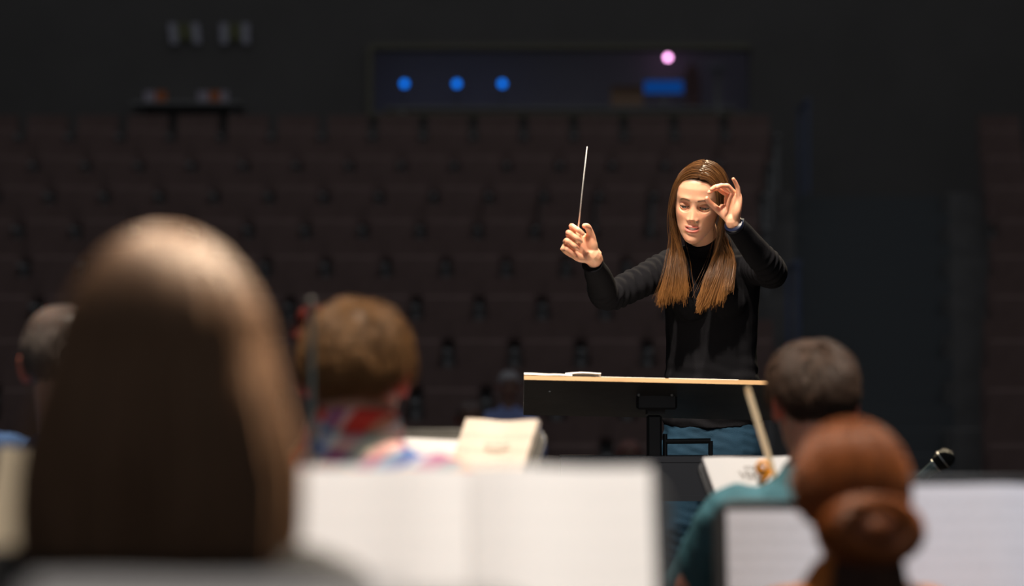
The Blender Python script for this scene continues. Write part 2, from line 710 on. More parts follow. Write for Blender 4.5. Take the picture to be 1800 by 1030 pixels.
_Z = [-.116, -.112, -.104, -.09, -.07, -.045, -.02, .005, .03, .055, .075, .09, .101, .108, .113]
_W = _prof(_Z, [.006, .017, .0265, .0395, .0525, .061, .0665, .071, .074, .073, .067, .056, .042, .026, .004])
_FY = _prof(_Z, [-.074, -.082, -.0875, -.088, -.089, -.0905, -.0905, -.091, -.0935, -.092, -.083, -.068, -.048, -.026, .002])
_BY = _prof(_Z, [-.062, -.045, -.028, -.004, .035, .070, .086, .093, .096, .095, .088, .076, .060, .040, .012])


def head_geo(nu=72, nv=64, skin=(.62, .36, .25), hair=(.1, .05, .03), mouth=0.0, lids=.5, hairline=None, brow=None):
    """front = -Y, z up, origin between the ears; returns V, F, colours"""
    t = np.linspace(0, 1, nv)
    zz = -.116 + .229 * (.62 * t + .38 * (1 - np.cos(PI * t)) / 2)
    s = np.linspace(-PI, PI, nu, endpoint=False)
    th = s - .42 * np.sin(s)
    w = np.interp(zz, _zs, _W); f = np.interp(zz, _zs, _FY); b = np.interp(zz, _zs, _BY)
    yc = f + (b - f) * .52
    c, sn = np.cos(th), np.sin(th)
    e = 2 / 2.25
    cs = np.sign(c) * np.abs(c) ** e
    ss = np.sign(sn) * np.abs(sn) ** e
    X = w[:, None] * ss[None, :]
    Y = np.where(cs[None, :] > 0, yc[:, None] - (yc - f)[:, None] * cs[None, :], yc[:, None] - (b - yc)[:, None] * cs[None, :])
    Z = np.repeat(zz[:, None], nu, 1)
    fm = sstep(0.05, .5, np.repeat(c[None, :], nv, 0))
    ax = np.abs(X)
    g = lambda x0, sx, z0, sz: np.exp(-((ax - x0) / sx) ** 2 - ((Z - z0) / sz) ** 2)
    d = np.zeros_like(X)
    d += .0042 * g(.026, .022, .0235, .0085)
    d -= .0105 * g(.030, .017, .001, .012)
    d -= .0040 * g(.066, .02, .012, .02)
    d += .0045 * g(.043, .018, -.026, .017)
    d -= .0030 * g(.047, .014, -.062, .018)
    zt = np.clip((.016 - Z) / .049, 0, 1)
    h = .0010 + .0158 * zt ** 1.5
    h = h * sstep(-.0490, -.0325, Z) * sstep(.03, .010, Z)
    sg = .0068 + .0058 * zt
    d += h * np.exp(-np.abs(ax / sg) ** 2.0)
    d += .0056 * g(.0130, .0046, -.0385, .0058)
    d += .0040 * np.exp(-(X / .028) ** 2 - ((Z + .064) / .017) ** 2)
    mz = -.0640 + .0015 * (ax / .022) ** 2
    up, lo = .0012 + mouth * .0016, .0012 + mouth * .0042
    lens = np.clip(1 - (ax / .0215) ** 2, 0, 1)
    inner = (Z < mz + up * lens) & (Z > mz - lo * lens) & (ax < .0205)
    lipw = np.exp(-(ax / .019) ** 4)
    d += .0034 * lipw * np.exp(-((Z - (mz + up + .0030)) / .0034) ** 2)
    d += .0058 * lipw * np.exp(-((Z - (mz - lo - .0042)) / .0044) ** 2)
    d += .0050 * np.exp(-(X / .017) ** 2 - ((Z + .100) / .011) ** 2)
    d -= .0030 * np.exp(-(X / .020) ** 2 - ((Z + .0825) / .005) ** 2)
    Y = Y - d * fm
    # eyelids wrapped over the eyeballs
    for sx in (-1, 1):
        dx, dz = X - sx * .030, Z + .001
        rr = np.hypot(dx / 1.25, dz)
        wg = (1 - sstep(.0085, .0175, rr)) * (fm > .2)
        yl = -.0680 - np.sqrt(np.maximum(.0134 ** 2 - .75 * dx ** 2 - dz ** 2, 1e-8))
        Y = Y * (1 - wg) + yl * wg
    Cc = np.empty((nv, nu, 3)); Cc[:] = skin
    sk = np.array(skin)

    def paint(mask, col):
        m3 = np.clip(mask, 0, 1)[..., None]
        Cc[:] = Cc * (1 - m3) + np.array(col) * m3
    paint(.35 * fm * g(.042, .02, -.032, .02), sk * np.array([1.02, .72, .68]))
    paint(.30 * fm * np.exp(-(X / .016) ** 2 - ((Z + .038) / .012) ** 2), sk * np.array([1.02, .75, .70]))
    lipm = fm * sstep(.0235, .0185, ax) * sstep(mz + up * lens + .0085, mz + up * lens + .0055, Z) * sstep(mz - lo * lens - .0105, mz - lo * lens - .0075, Z)
    paint(.9 * lipm, (sk[0] * .84, sk[1] * .40, sk[2] * .52))
    paint(1.0 * inner * fm, (.05, .012, .01))
    Y = np.where(inner & (fm > .3), Y + .009, Y)
    zc = .0205 + .004 * np.sin(np.clip((ax - .011) / .036, 0, 1) * PI) - .0035 * sstep(.03, .047, ax)
    bm_ = fm * sstep(.009, .014, ax) * sstep(.047, .038, ax) * np.exp(-((Z - zc) / .0030) ** 2)
    paint(.95 * bm_, brow if brow else tuple(np.array(hair) * .6))
    for sx in (-1, 1):
        dx, dz = X - sx * .030, Z + .001
        ln = np.clip(1 - (dx / .0138) ** 2, 0, 1)
        zu = (-.0030 + .0065 * lids) * ln
        zl = -.0054 * ln - .0004
        ap = (dz < zu) & (dz > zl) & (np.abs(dx) < .0132) & (fm > .3)
        lash = fm * np.exp(-((dz - zu) / .0017) ** 2) * (np.abs(dx) < .0142)
        paint(.62 * fm * np.exp(-(dx / .017) ** 2 - ((dz - .005) / .0085) ** 2), sk * np.array([.48, .40, .40]))  # eye socket shade painted into the skin colour
        paint(.9 * lash, (.02, .012, .01))
        paint(.6 * fm * np.exp(-((dz - zl) / .0012) ** 2) * (np.abs(dx) < .013), (.05, .03, .025))
        paint(1.0 * ap, (.10, .04, .03))
        Y = np.where(ap, Y + .008, Y)
    nost = fm * np.exp(-((ax - .0065) / .0028) ** 2 - ((Z + .0450) / .0020) ** 2)
    paint(.5 * nost, (.12, .04, .03))
    if hairline is not None:
        hm = hairline(X, Y, Z)
        paint(hm, hair)
    V = np.stack([X, Y, Z], -1).reshape(-1, 3)
    C = Cc.reshape(-1, 3)
    i = np.arange(nv - 1)[:, None] * nu
    j = np.arange(nu)[None, :]
    j2 = (j + 1) % nu
    F = np.stack([i + j, i + j2, i + nu + j2, i + nu + j], -1).reshape(-1, 4)
    nV = len(V)
    V = np.vstack([V, V[:nu].mean(0), V[-nu:].mean(0)])
    C = np.vstack([C, C[0], C[-1]])
    Ft = [tuple(q) for q in F.tolist()]
    for q in range(nu):
        q2 = (q + 1) % nu
        Ft.append((nV, q2, q))
        Ft.append((nV + 1, nV - nu + q, nV - nu + q2))
    return V, Ft, C


def ear_geo(sx):
    """outer ear on the head's side, rim standing off the skull"""
    nr, na = 7, 26
    V, F = [], []
    for i in range(nr):
        r = i / (nr - 1)
        for j in range(na):
            a = 2 * PI * j / na
            ey = math.cos(a) * .0175 * (1.0 + .12 * math.sin(a)) * r
            ez = math.sin(a) * .031 * r
            rim = .0045 * math.exp(-((r - .84) / .13) ** 2) - .004 * math.exp(-(r / .5) ** 2)
            out = .007 + rim + .011 * (ey + .0175) / .035
            V.append((sx * (.0695 + out), .010 + ey + .003 * ez / .03, -.008 + ez))
    n1 = len(V)
    for j in range(na):
        x, y, z = V[(nr - 1) * na + j]
        V.append((sx * (.066), .006 + (y - .006) * .80, -.008 + (z + .008) * .8))
    for i in range(nr - 1):
        for j in range(na):
            j2 = (j + 1) % na
            F.append((i * na + j, i * na + j2, (i + 1) * na + j2, (i + 1) * na + j))
    for j in range(na):
        j2 = (j + 1) % na
        F.append(((nr - 1) * na + j, (nr - 1) * na + j2, n1 + j2, n1 + j))
    return np.array(V), F


def head_matrix(yaw, pitch, roll):
    return np.array(Matrix.Rotation(roll, 3, 'Y') @ Matrix.Rotation(yaw, 3, 'Z') @ Matrix.Rotation(pitch, 3, 'X'))


# ------------------------------------------------------------------ hands (canonical left hand: x thumb side, y fingers, z back of hand)
def hand_parts(flex, thumb, spread=(.06, .0, -.06, -.14), fore=.05):
    gs = []
    pal = [(0, -fore, 0), (0, -.01, 0), (.001, .02, 0), (0, .045, 0), (-.001, .07, 0), (-.001, .088, 0)]
    pr_ = [(.026, .020), (.0245, .0175), (.031, .0165),  (.0385, .0145), (.041, .0125), (.038, .0095)]
    if fore < .02:
        pal.pop(1); pr_.pop(0)
    gs.append(tube(pal, pr_, 18, (1, 0, 0), 20, .4, 2.1))
    gs.append(tube([(.008, .004, -.006), (.024, .026, -.010), (.038, .050, -.014)], [.013, .0165, .013], 10, (1, 0, 0), 14))
    gs.append(tube([(-.016, .008, -.005), (-.026, .035, -.007), (-.028, .070, -.002)], [.010, .0130, .0075], 10, (1, 0, 0), 14))
    mcp = [(.027, .086, 0), (.0075, .090, .001), (-.0125, .086, 0), (-.031, .076, -.002)]
    ln = [(.041, .024, .019), (.045, .028, .020), (.042, .026, .020), (.033, .019, .017)]
    rr = [(.0094, .0083, .0074, .0060), (.0095, .0084, .0075, .0061), (.0090, .0080, .0072, .0058), (.0080, .0070, .0063, .0052)]
    tips = []
    for k in range(4):
        p = np.array(mcp[k]); a = 0.0
        pts = [p - np.array([0, .018, 0]), p]
        rad = [rr[k][0] * .95, rr[k][0]]
        for q in range(3):
            a += math.radians(flex[k][q])
            d = np.array([math.sin(spread[k]) * max(.0, math.cos(a)), math.cos(a), -math.sin(a)])
            d = unit(d)
            m = p + d * ln[k][q] * .5
            pts.append(m); rad.append(rr[k][q] * .94 + .0)
            p = p + d * ln[k][q]
            pts.append(p); rad.append(rr[k][q + 1])
        tips.append(p)
        gs.append(tube(pts, rad, 26, (1, 0, 0), 12, .8))
    gs.append(tube(thumb, [.0125, .0115, .0098, .0092, .0070][:len(thumb)], 20, (1, 0, 0), 12, .8))
    return gs, tips


def hand_matrix(wrist, distal, normal, left):
    d = unit(distal)
    n = np.asarray(normal, float)
    n = unit(n - d * (n @ d))
    r = np.cross(n, d) if left else np.cross(d, n)
    m = np.eye(4)
    m[:3, 0], m[:3, 1], m[:3, 2], m[:3, 3] = r, d, -n, wrist
    return m


RELAX = [(25, 35, 20), (32, 40, 22), (36, 42, 24), (38, 42, 24)]
THUMB = [(.016, .014, -.006), (.034, .038, -.014), (.046, .062, -.022), (.050, .078, -.028), (.050, .090, -.034)]


# ------------------------------------------------------------------ hair
def cranium(lat, az, r=(.083, .103, .100), c=(0, .003, .016)):
    """lat 0 = equator, 90 = crown; az 0 = front (-Y), 90 = +X, 180 = back"""
    la, a = np.broadcast_arrays(np.radians(lat), np.radians(az))
    return np.stack([c[0] + r[0] * np.cos(la) * np.sin(a), c[1] - r[1] * np.cos(la) * np.cos(a), c[2] + r[2] * np.sin(la)], -1)


def short_hair(n, length, lift=.3, whorl=(0, .05), k=5, back_low=-.055, side_low=.005, front_low=.062, clump=.25, top_boost=1.0):
    """strands rooted on the scalp and combed away from the whorl, in head coordinates"""
    roots, az_, lat_ = [], [], []
    while len(roots) < n:
        v = RNG.normal(size=3); v /= np.linalg.norm(v)
        az = math.degrees(math.atan2(v[0], -v[1])); lat = math.degrees(math.asin(v[2]))
        p = cranium(lat, az, (.0745, .0955, .0965), (0, .002, .016))
        fa = abs(az)
        low = np.interp(fa, [0, 40, 65, 80, 105, 125, 180], [front_low, front_low - .008, .03, side_low, side_low + .012, back_low + .015, back_low])
        if p[2] < low:
            continue
        # taper towards the nape, where the skull narrows
        if p[2] < -.02:
            p[0] *= .93; p[1] -= .006
        roots.append(p)
    R = np.array(roots)
    Nn = (R - np.array([0, .002, .0])) / np.array([.0745, .0955, .0965]) ** 2
    Nn /= np.linalg.norm(Nn, axis=1, keepdims=True)
    src = np.array([whorl[0], whorl[1], .115])
    dr = R - src
    dr += RNG.normal(size=dr.shape) * .01 + np.stack([fnoise(R, 60, 1), fnoise(R, 60, 2), fnoise(R, 60, 3)], 1) * .02
    dr -= Nn * (dr * Nn).sum(1, keepdims=True)
    dr /= np.linalg.norm(dr, axis=1, keepdims=True) + 1e-9
    hgt = sstep(-.06, .06, R[:, 2])
    L = length * (.22 + .78 * hgt) * (1 + (top_boost - 1) * sstep(.05, .11, R[:, 2])) * RNG.uniform(.7, 1.15, len(R))
    t = np.linspace(0, 1, k)[None, :, None]
    path = R[:, None] + (dr[:, None] * t + Nn[:, None] * (lift * (t - .45 * t * t))) * L[:, None, None] + np.array([0, 0, -1.0]) * (t ** 2) * L[:, None, None] * .18
    path += RNG.normal(size=(len(R), 1, 3)) * .0012
    return path


def xform_paths(p, m, o):
    return p @ np.asarray(m).T + o


def scalp_mask(X, Y, Z, front=.062, side=.012, back=-.055):
    az = np.degrees(np.abs(np.arctan2(X, -(Y - .003))))
    low = np.interp(az, [0, 40, 65, 80, 105, 125, 180], [front, front - .008, .03, side, side, back + .015, back])
    return sstep(low - .004, low + .006, Z)


# ------------------------------------------------------------------ seated figure (local: faces -Y, floor at z = 0)
def seated(label, loc, rotz, top='navy', legs='black_trousers', skin=(.62, .36, .25), haircol=(.1, .05, .03), s=1.0,
           head=(0, 0, 0), head_off=(0, 0, 0), shoulder=.165, wrists=None, elbows=None, res=1.0, group=None, collar=None,
           mask=dict(), lean=0.0, nape=True):
    T = thing('person', label, 'person', loc, rotz, group)
    ld = lambda p: np.array([p[0], p[1] - lean * max(0, p[2] - .5), p[2]]) * s
    torso = [(0, .02, .43), (0, .02, .54), (0, .03, .70), (0, .03, .84), (0, .03, .93), (0, .028, .985), (0, .02, 1.025), (0, .012, 1.055)]
    tr = [(.165, .13), (.165, .125), (.145, .11), (.16, .118), (shoulder + .005, .105), (shoulder * .82, .083), (.085, .066), (.064, .060)]
    tsc = lambda r: tuple(np.array(r) * s)
    T_pts = [ld(p) for p in torso]
    sh = {sx: ld((sx * (shoulder - .012), .03, .945)) for sx in (-1, 1)}
    el = {sx: ld(elbows[sx] if elbows else (sx * .235, -.10, .70)) for sx in (-1, 1)}
    wr = {sx: ld(wrists[sx] if wrists else (sx * .10, -.32, .62)) for sx in (-1, 1)}
    gs = [tube(T_pts, [tsc(r) for r in tr], 30, (1, 0, 0), 28)]
    for sx in (-1, 1):
        mid = (sh[sx] + el[sx]) / 2
        gs.append(tube([sh[sx] + np.array([-sx * .04, 0, .0]) * s, sh[sx], mid, el[sx], (el[sx] * .45 + wr[sx] * .55), wr[sx]],
                       [.062 * s, .062 * s, .054 * s, .046 * s, .042 * s, .033 * s], 24, (0, 1, .2), 16))
    V, F, N = remesh(gs, .009 / res, 6)
    V = V + N * (fnoise(V, 38, 3) * .0035 + fnoise(V * np.array([1, 1, 2.5]), 60, 5) * .002)[:, None]
    shirt = obj('top', (V, F), top, T, smooth=True, fix=False)
    if collar:
        c = ld((0, .012, 1.055))
        rg = []
        for i in range(29):
            a = 2 * PI * i / 28 + PI / 2 - PI
            rg.append(c + np.array([math.cos(a) * .064, math.sin(a) * .060, .008 * math.sin(a) - .004]) * s)
        rg = np.array(rg)
        n_, Vc, Fc = len(rg), [], []
        prof = [(-.002, -.012), (0.001, .022), (.006, .026), (.011, .014), (.019, -.012), (.015, -.014)]
        for p_ in rg:
            rd = unit((p_ - c) * np.array([1, 1, 0]))
            for a_, b_ in prof:
                Vc.append(p_ + (rd * a_ + np.array([0, 0, b_])) * s)
        m_ = len(prof)
        for i in range(n_ - 1):
            for j in range(m_):
                j2 = (j + 1) % m_
                Fc.append((i * m_ + j, (i + 1) * m_ + j, (i + 1) * m_ + j2, i * m_ + j2))
        obj('collar', (np.array(Vc), Fc), collar, shirt, smooth=True)
    # legs
    gl = [tube([ld((0, .03, .47)), ld((0, .0, .52)), ld((0, .02, .60))], [(.17 * s, .13 * s), (.17 * s, .13 * s), (.15 * s, .11 * s)], 10, (1, 0, 0), 22)]
    ankles = {}
    for sx in (-1, 1):
        hip = np.array((sx * .085, -.01, .50)) * s
        kn = np.array((sx * .14, -.43, .51)) * s
        an = np.array((sx * .14, -.40, .09)) * s
        ankles[sx] = an
        gl.append(tube([hip, (hip + kn) / 2, kn, (kn * .6 + an * .4), an], [.085 * s, .075 * s, .062 * s, .056 * s, .046 * s], 24, (1, 0, 0), 16))
    V, F, N = remesh(gl, .012 / res, 4)
    obj('trousers', (V, F), legs, T, smooth=True, fix=False)
    for sx in (-1, 1):
        a = ankles[sx]
        obj('shoe', remesh([tube([(a[0], a[1] + .05, .035), (a[0], a[1], .045), (a[0] + sx * .01, a[1] - .10, .036), (a[0] + sx * .015, a[1] - .19, .026)],
                                 [(.034, .033), (.040, .043), (.046, .034), (.034, .022)], 14, (1, 0, 0), 14, .5, 2.6)], .008, 2)[:2], 'leather', T, smooth=True, fix=False)
    # body: head, ears, neck, trunk, arms and hands in one skin
    R = head_matrix(math.radians(head[0]), math.radians(head[1]), math.radians(head[2]))
    hc = ld((0, -.008, 1.200)) + np.array(head_off) * s
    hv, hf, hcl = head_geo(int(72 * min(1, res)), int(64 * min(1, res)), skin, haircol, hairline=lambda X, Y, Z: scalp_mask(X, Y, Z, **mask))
    parts = [((hv @ R.T) * s + hc, hf)]
    cols = [hcl]
    red = np.minimum(1, np.array(skin) * np.array([1.15, .62, .58]))
    for sx in (-1, 1):
        ev, ef = ear_geo(sx)
        parts.append(((ev @ R.T) * s + hc, ef))
        cols.append(np.tile(red, (len(ev), 1)))
    nk0, nk1 = ld((0, .012, 1.03)), hc + (R @ np.array([0, .022, -.045])) * s
    nk2 = hc + (R @ np.array([0, .025, .0])) * s
    core = [tube([ld((0, .02, .50)), ld((0, .03, .8)), ld((0, .03, .95)), nk0, (nk0 + nk1) / 2, nk1, nk2],
                 [(.10 * s, .08 * s), (.10 * s, .08 * s), (.10 * s, .07 * s), (.060 * s, .056 * s), (.053 * s, .053 * s), (.053 * s, .056 * s), (.045 * s, .05 * s)], 30, (1, 0, 0), 22)]
    for sx in (-1, 1):
        core.append(tube([sh[sx] * .9, sh[sx], el[sx], wr[sx]], [.04 * s, .04 * s, .034 * s, .024 * s], 18, (0, 1, .2), 12))
        fd = unit(wr[sx] - el[sx])
        hm = hand_matrix(wr[sx] + fd * .005, fd, np.array([-sx * .5, .25, -1.0]), sx > 0)
        hp, _ = hand_parts(RELAX, THUMB, fore=.04)
        core += [((g[0] * s) @ hm[:3, :3].T + hm[:3, 3], g[1]) for g in hp]
    V, F, N = remesh(core, .0045 / min(1, res), 3)
    parts.append((V, F))
    cols.append(np.tile(np.array(skin), (len(V), 1)))
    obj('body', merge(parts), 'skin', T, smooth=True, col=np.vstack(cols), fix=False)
    return T, R * s, hc


def to_world(T, pts):
    m = np.array(Matrix.Translation(T.location) @ T.rotation_euler.to_matrix().to_4x4())
    return np.asarray(pts) @ m[:3, :3].T + m[:3, 3]


# ================================================================== THE HALL
struct('floor', box((0, 3.6, -.06), (18, 10.0, .12)), 'stage_floor')
struct('trim_1', box((0, 8.62, -.52), (18, .06, 1.04)), 'seat_dark')
struct('floor', box((0, 11.3, -1.06), (18, 5.4, .12)), 'hall_floor')
ais = lambda d: ((1385 - 900) / FPX * d, (1652 - 900) / FPX * d)     # fan-shaped aisle
ROWS = list(range(-1, 10))
row_d = lambda k: 24.0 - k
row_f = lambda k: 3.74 - .39 * k - .85
for k in ROWS:
    d, zf = row_d(k), row_f(k)
    y0, y1 = d - .62, d + .38
    AIS0, AIS1 = ais(d)
    struct('floor', box(((-9 + AIS0) / 2, (y0 + y1) / 2, zf - .40), (AIS0 + 9, 1.0, .80)), 'hall_floor')
    struct('floor', box(((AIS1 + 9) / 2, (y0 + y1) / 2, zf - .40), (9 - AIS1, 1.0, .80)), 'hall_floor')
    for q in (0, 1):
        struct('floor', box(((AIS0 + AIS1) / 2, y0 + .25 + q * .5, zf - .40 - (1 - q) * .195), (AIS1 - AIS0 - .004, .5, .80)), 'step')
struct('floor', box((0, 26.2, 3.28 - .40), (18, 1.64, .80)), 'hall_floor')
BX0, BX1, BZ0, BZ1 = -1.56, 2.67, 4.40, 5.12
struct('wall_rear', merge([box(((-9 + BX0) / 2, 27.1, 4), (BX0 + 9, .2, 12)), box(((BX1 + 9) / 2, 27.1, 4), (9 - BX1, .2, 12)),
                           box(((BX0 + BX1) / 2, 27.1, (BZ1 + 10) / 2), (BX1 - BX0, .2, 10 - BZ1)),
                           box(((BX0 + BX1) / 2, 27.1, (BZ0 - 2) / 2), (BX1 - BX0, .2, BZ0 + 2))]), 'hall_wall')
struct('wall_booth', merge([box(((BX0 + BX1) / 2, 28.7, 4.8), (5.2, .1, 2.2)), box((BX0 - .4, 27.95, 4.8), (.1, 1.5, 2.2)), box((BX1 + .4, 27.95, 4.8), (.1, 1.5, 2.2)),
                            box(((BX0 + BX1) / 2, 27.95, 3.74), (5.2, 1.5, .1))]), 'hall_wall_blue')
struct('wall_left', box((-9.1, 13, 4), (.2, 28.4, 12)), 'hall_wall')
struct('wall_right', box((9.1, 13, 4), (.2, 28.4, 12)), 'hall_wall')
struct('trim_2', merge([box((BX0 - .03, 26.97, (BZ0 + BZ1) / 2), (.06, .06, BZ1 - BZ0 + .1)), box(((BX0 + BX1) / 2, 26.97, BZ1 + .03), (BX1 - BX0, .06, .06)),
                        box(((BX0 + BX1) / 2, 26.97, BZ0 - .02), (BX1 - BX0, .08, .05))]), 'glass_frame')


# ---------------------------------------------------------------- theatre seats
def make_seat(folded):
    T = thing('theatre_seat', 'x', 'seat')
    bk = []
    for i in range(9):
        u = -1 + 2 * i / 8
        bk.append((u * .222, .03 - .022 * u * u))
    out = bk + [(x, y - .085) for x, y in reversed(bk)]
    V, F = prism(out, .40, .86)
    V[:, 1] += (V[:, 2] - .4) * .16
    V[V[:, 2] > .8, 0] *= .94
    b = obj('backrest', (V, F), 'seat_red', T)
    if folded:
        V, F = box((0, 0, 0), (.42, .10, .40), .03)
        a = math.radians(-12)
        V = np.stack([V[:, 0], V[:, 1] * math.cos(a) - V[:, 2] * math.sin(a), V[:, 1] * math.sin(a) + V[:, 2] * math.cos(a)], 1) + np.array([0, -.15, .50])
    else:
        V, F = box((0, -.22, .41), (.42, .42, .10), .03)
    obj('seat', (V, F), 'seat_red', T)
    obj('armrest', merge([box((.26, -.17, .60), (.055, .36, .04), .012), box((.26, -.12, .29), (.04, .20, .58))]), 'seat_dark', T)
    obj('pedestal', merge([box((0, -.06, .20), (.34, .06, .40)), box((0, -.10, .012), (.36, .24, .024))]), 'seat_dark', T)
    return T


def dup(root, loc):
    r = root.copy()
    COL.objects.link(r)
    r.location = loc
    for ch in root.children:
        c = ch.copy()
        COL.objects.link(c)
        c.parent = r
    return r


ORD = ['first', 'second', 'third', 'fourth', 'fifth', 'sixth', 'seventh', 'eighth', 'ninth', 'tenth', 'eleventh', 'twelfth', 'thirteenth', 'fourteenth', 'fifteenth', 'sixteenth', 'seventeenth', 'eighteenth', 'nineteenth', 'twentieth', 'twenty-first', 'twenty-second']
PHASE = {-1: .12, 0: -.05, 1: .30, 2: .21, 3: -.05, 4: .25, 5: .02, 6: .33, 7: .14, 8: .38, 9: .2}
AUD = [  # row, px, head top py, clothes, hair, label
    (7, 895, 648, 'aud_blue', (.42, .40, .42), 'grey-haired listener in a blue collar in the dark seats left of the desk'),
    (8, 826, 700, 'aud_dark', (.15, .10, .09), 'dim listener in dark clothes seated lower left of the grey-haired one'),
    (8, 1106, 770, 'aud_dark', (.30, .14, .12), 'dim listener whose head shows below the board left of the column'),
    (9, 1175, 882, 'aud_lilac', (.22, .22, .32), 'dim listener in lilac-grey seen low beside the column of the desk'),
]
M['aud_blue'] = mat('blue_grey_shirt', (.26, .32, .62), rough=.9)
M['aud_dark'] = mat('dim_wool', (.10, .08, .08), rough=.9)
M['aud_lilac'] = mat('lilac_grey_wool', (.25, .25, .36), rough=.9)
seat_f, seat_o = make_seat(True), make_seat(False)
used = {True: False, False: False}
for k in ROWS:
    d, zf = row_d(k), row_f(k)
    row = ORD[ROWS.index(k)]
    AIS0, AIS1 = ais(d)
    xs = [PHASE[k] + .52 * i - .26 for i in range(-15, 16)]
    taken = []
    for (rk, px, *_r) in AUD:
        if rk == k:
            xa = (px - 900) / FPX * d
            taken.append(min(xs, key=lambda x: abs(x - xa)))
    lefts = sorted([x for x in xs if x <= AIS0 - .28], reverse=True)
    rights = sorted([x for x in xs if x >= AIS1 + .22])
    for x in xs:
        px = 900 + x / d * FPX
        if px < -330 or px > 2130:
            continue
        if AIS0 - .28 < x < AIS1 + .22:
            continue
        fold = x not in taken
        proto = seat_f if fold else seat_o
        side = ' across the aisle' if x > AIS1 else ''
        place = f'{ORD[rights.index(x)]} right of the aisle' if x > AIS1 else f'{ORD[lefts.index(x)]} left of the aisle'
        lab = ('dark red folded' if fold else 'occupied dark red') + f' theatre seat, {row} row below the lit booth, {place}'
        loc = (x, d, zf)
        if not used[fold]:
            o = proto; o.location = loc; used[fold] = True
        else:
            o = dup(proto, loc)
        o['label'] = lab
        o['group'] = f'seats{side} in the {row} row' if fold else 'occupied seats'
# thin blue handrail beside the aisle
for px, dd, nm in ((1413, 25.0, 'in line with the booth'), (1392, 20.0, 'halfway down the steps')):
    kk = int(round(24 - dd))
    x = (px - 900) / FPX * dd
    T = thing('handrail', f'slim blue handrail at the aisle edge {nm}', 'handrail', (x, dd - .45, row_f(kk)))
    obj('post', rod((0, 0, 0), (0, 0, .95), .022), 'rail_blue', T)
    obj('post', rod((0, .7, 0), (0, .7, .95), .022), 'rail_blue', T)
    obj('top_rail', rod((0, -.05, .95), (0, .75, .95), .025), 'rail_blue', T)

# ---------------------------------------------------------------- control booth contents
DB = 28.0
for nm, px in (('leftmost', 711), ('middle', 803), ('rightmost', 883)):
    c = P(px, 147, DB)
    T = thing('lamp', f'small round blue lamp in the booth, {nm} of three', 'lamp', (c[0], c[1], c[2]), 0, 'blue lamps in the booth')
    obj('bulb', ellipsoid((0, 0, 0), (.042, .03, .042), 16, 8), 'led_blue', T, smooth=True)
    obj('housing', merge([ring((0, .012, 0), (0, 1, 0), .046, .008, 20, 6), box((0, .03, -.26), (.02, .02, .44)), box((0, .03, -.49), (.12, .12, .02))]), 'seat_dark', T)
    xx = c[0] + .17
    T = thing('booth_chair', f'low red chair below the {nm} blue lamp', 'chair', (xx, 28.25, 3.80), 0, 'red chairs in the booth')
    out = [(-.22, 0), (-.18, .055), (-.08, .085), (.08, .085), (.18, .055), (.22, 0), (.2, -.30), (-.2, -.30)]
    V, F = prism(out, -.03, .03)
    V = np.stack([V[:, 0], V[:, 2], V[:, 1] + .74], 1)
    obj('backrest', (V, F), 'red_plastic', T)
    obj('seat', box((0, -.2, .42), (.42, .40, .06), .02), 'red_plastic', T)
    for ax_, ay_ in ((-.18, 0), (.18, 0), (-.18, -.36), (.18, -.36)):
        obj('leg', rod((ax_, ay_, 0), (ax_, ay_, .42), .012, 8), 'seat_dark', T)
T = thing('desk', 'long dark mixing desk along the front of the booth', 'desk', (.55, 27.50, 3.80))
obj('top', box((0, 0, .70), (4.0, .40, .04)), 'seat_dark', T)
for sx in (-1.8, 1.8):
    obj('leg', box((sx, 0, .34), (.06, .40, .68)), 'seat_dark', T)
c = P(1098, 152, DB)
T = thing('carton', 'brown cardboard carton left of the blue screen in the booth', 'box', (c[0], 27.50, 4.52))
obj('body', box((0, 0, .11), (.36, .25, .22)), 'cardboard', T)
obj('flap', box((0, -.15, .225), (.36, .12, .008)), 'cardboard', T)
c = P(1168, 150, 27.35)
T = thing('monitor', 'wide low monitor glowing blue on the booth desk', 'monitor', (c[0], 27.50, 4.52))
zc = c[2] - 4.52
obj('casing', box((0, .02, zc), (.48, .04, .18), .01), 'seat_dark', T)
obj('screen', box((0, -.006, zc), (.44, .012, .14)), 'screen', T)
obj('stand', merge([box((0, .02, (zc - .09) / 2), (.05, .03, max(.02, zc - .09))), box((0, .02, .006), (.2, .14, .012))]), 'seat_dark', T)
c = P(1174, 101, DB + .3)
T = thing('lamp', 'small round pink lamp high in the booth above the blue screen', 'lamp', c)
obj('bulb', ellipsoid((0, 0, 0), (.034, .025, .034), 16, 8), 'led_pink', T, smooth=True)
obj('bracket', merge([ring((0, .012, 0), (0, 1, 0), .038, .007, 20, 6), rod((0, .02, 0), (0, .36, 0), .012, 8)]), 'seat_dark', T)
c = P(1217, 105, DB)
T = thing('coat', 'dusty pink coat hanging at the right end of the booth', 'coat', (c[0], c[1], 4.50))
obj('cloth', tube([(0, 0, .0), (.01, 0, .2), (-.01, 0, .42), (0, 0, .58)], [(.09, .05), (.085, .05), (.10, .05), (.05, .03)], 14, (1, 0, 0), 12), 'dusty_pink', T, smooth=True)
obj('hanger', merge([rod((0, .02, .58), (0, .02, .66), .006, 6), rod((0, .02, .66), (0, .5, .66), .006, 6)]), 'seat_dark', T)
c = P(1246, 124, DB)
T = thing('storage_tray', 'pale flat tray beside the pink coat in the booth', 'tray', (c[0] + .06, 27.50, 4.52))
obj('tray', merge([box((0, 0, c[2] - 4.55), (.26, .2, .06), .01)]), 'pale_card', T)
obj('foot', box((0, 0, (c[2] - 4.58) / 2), (.06, .06, c[2] - 4.58)), 'seat_dark', T)
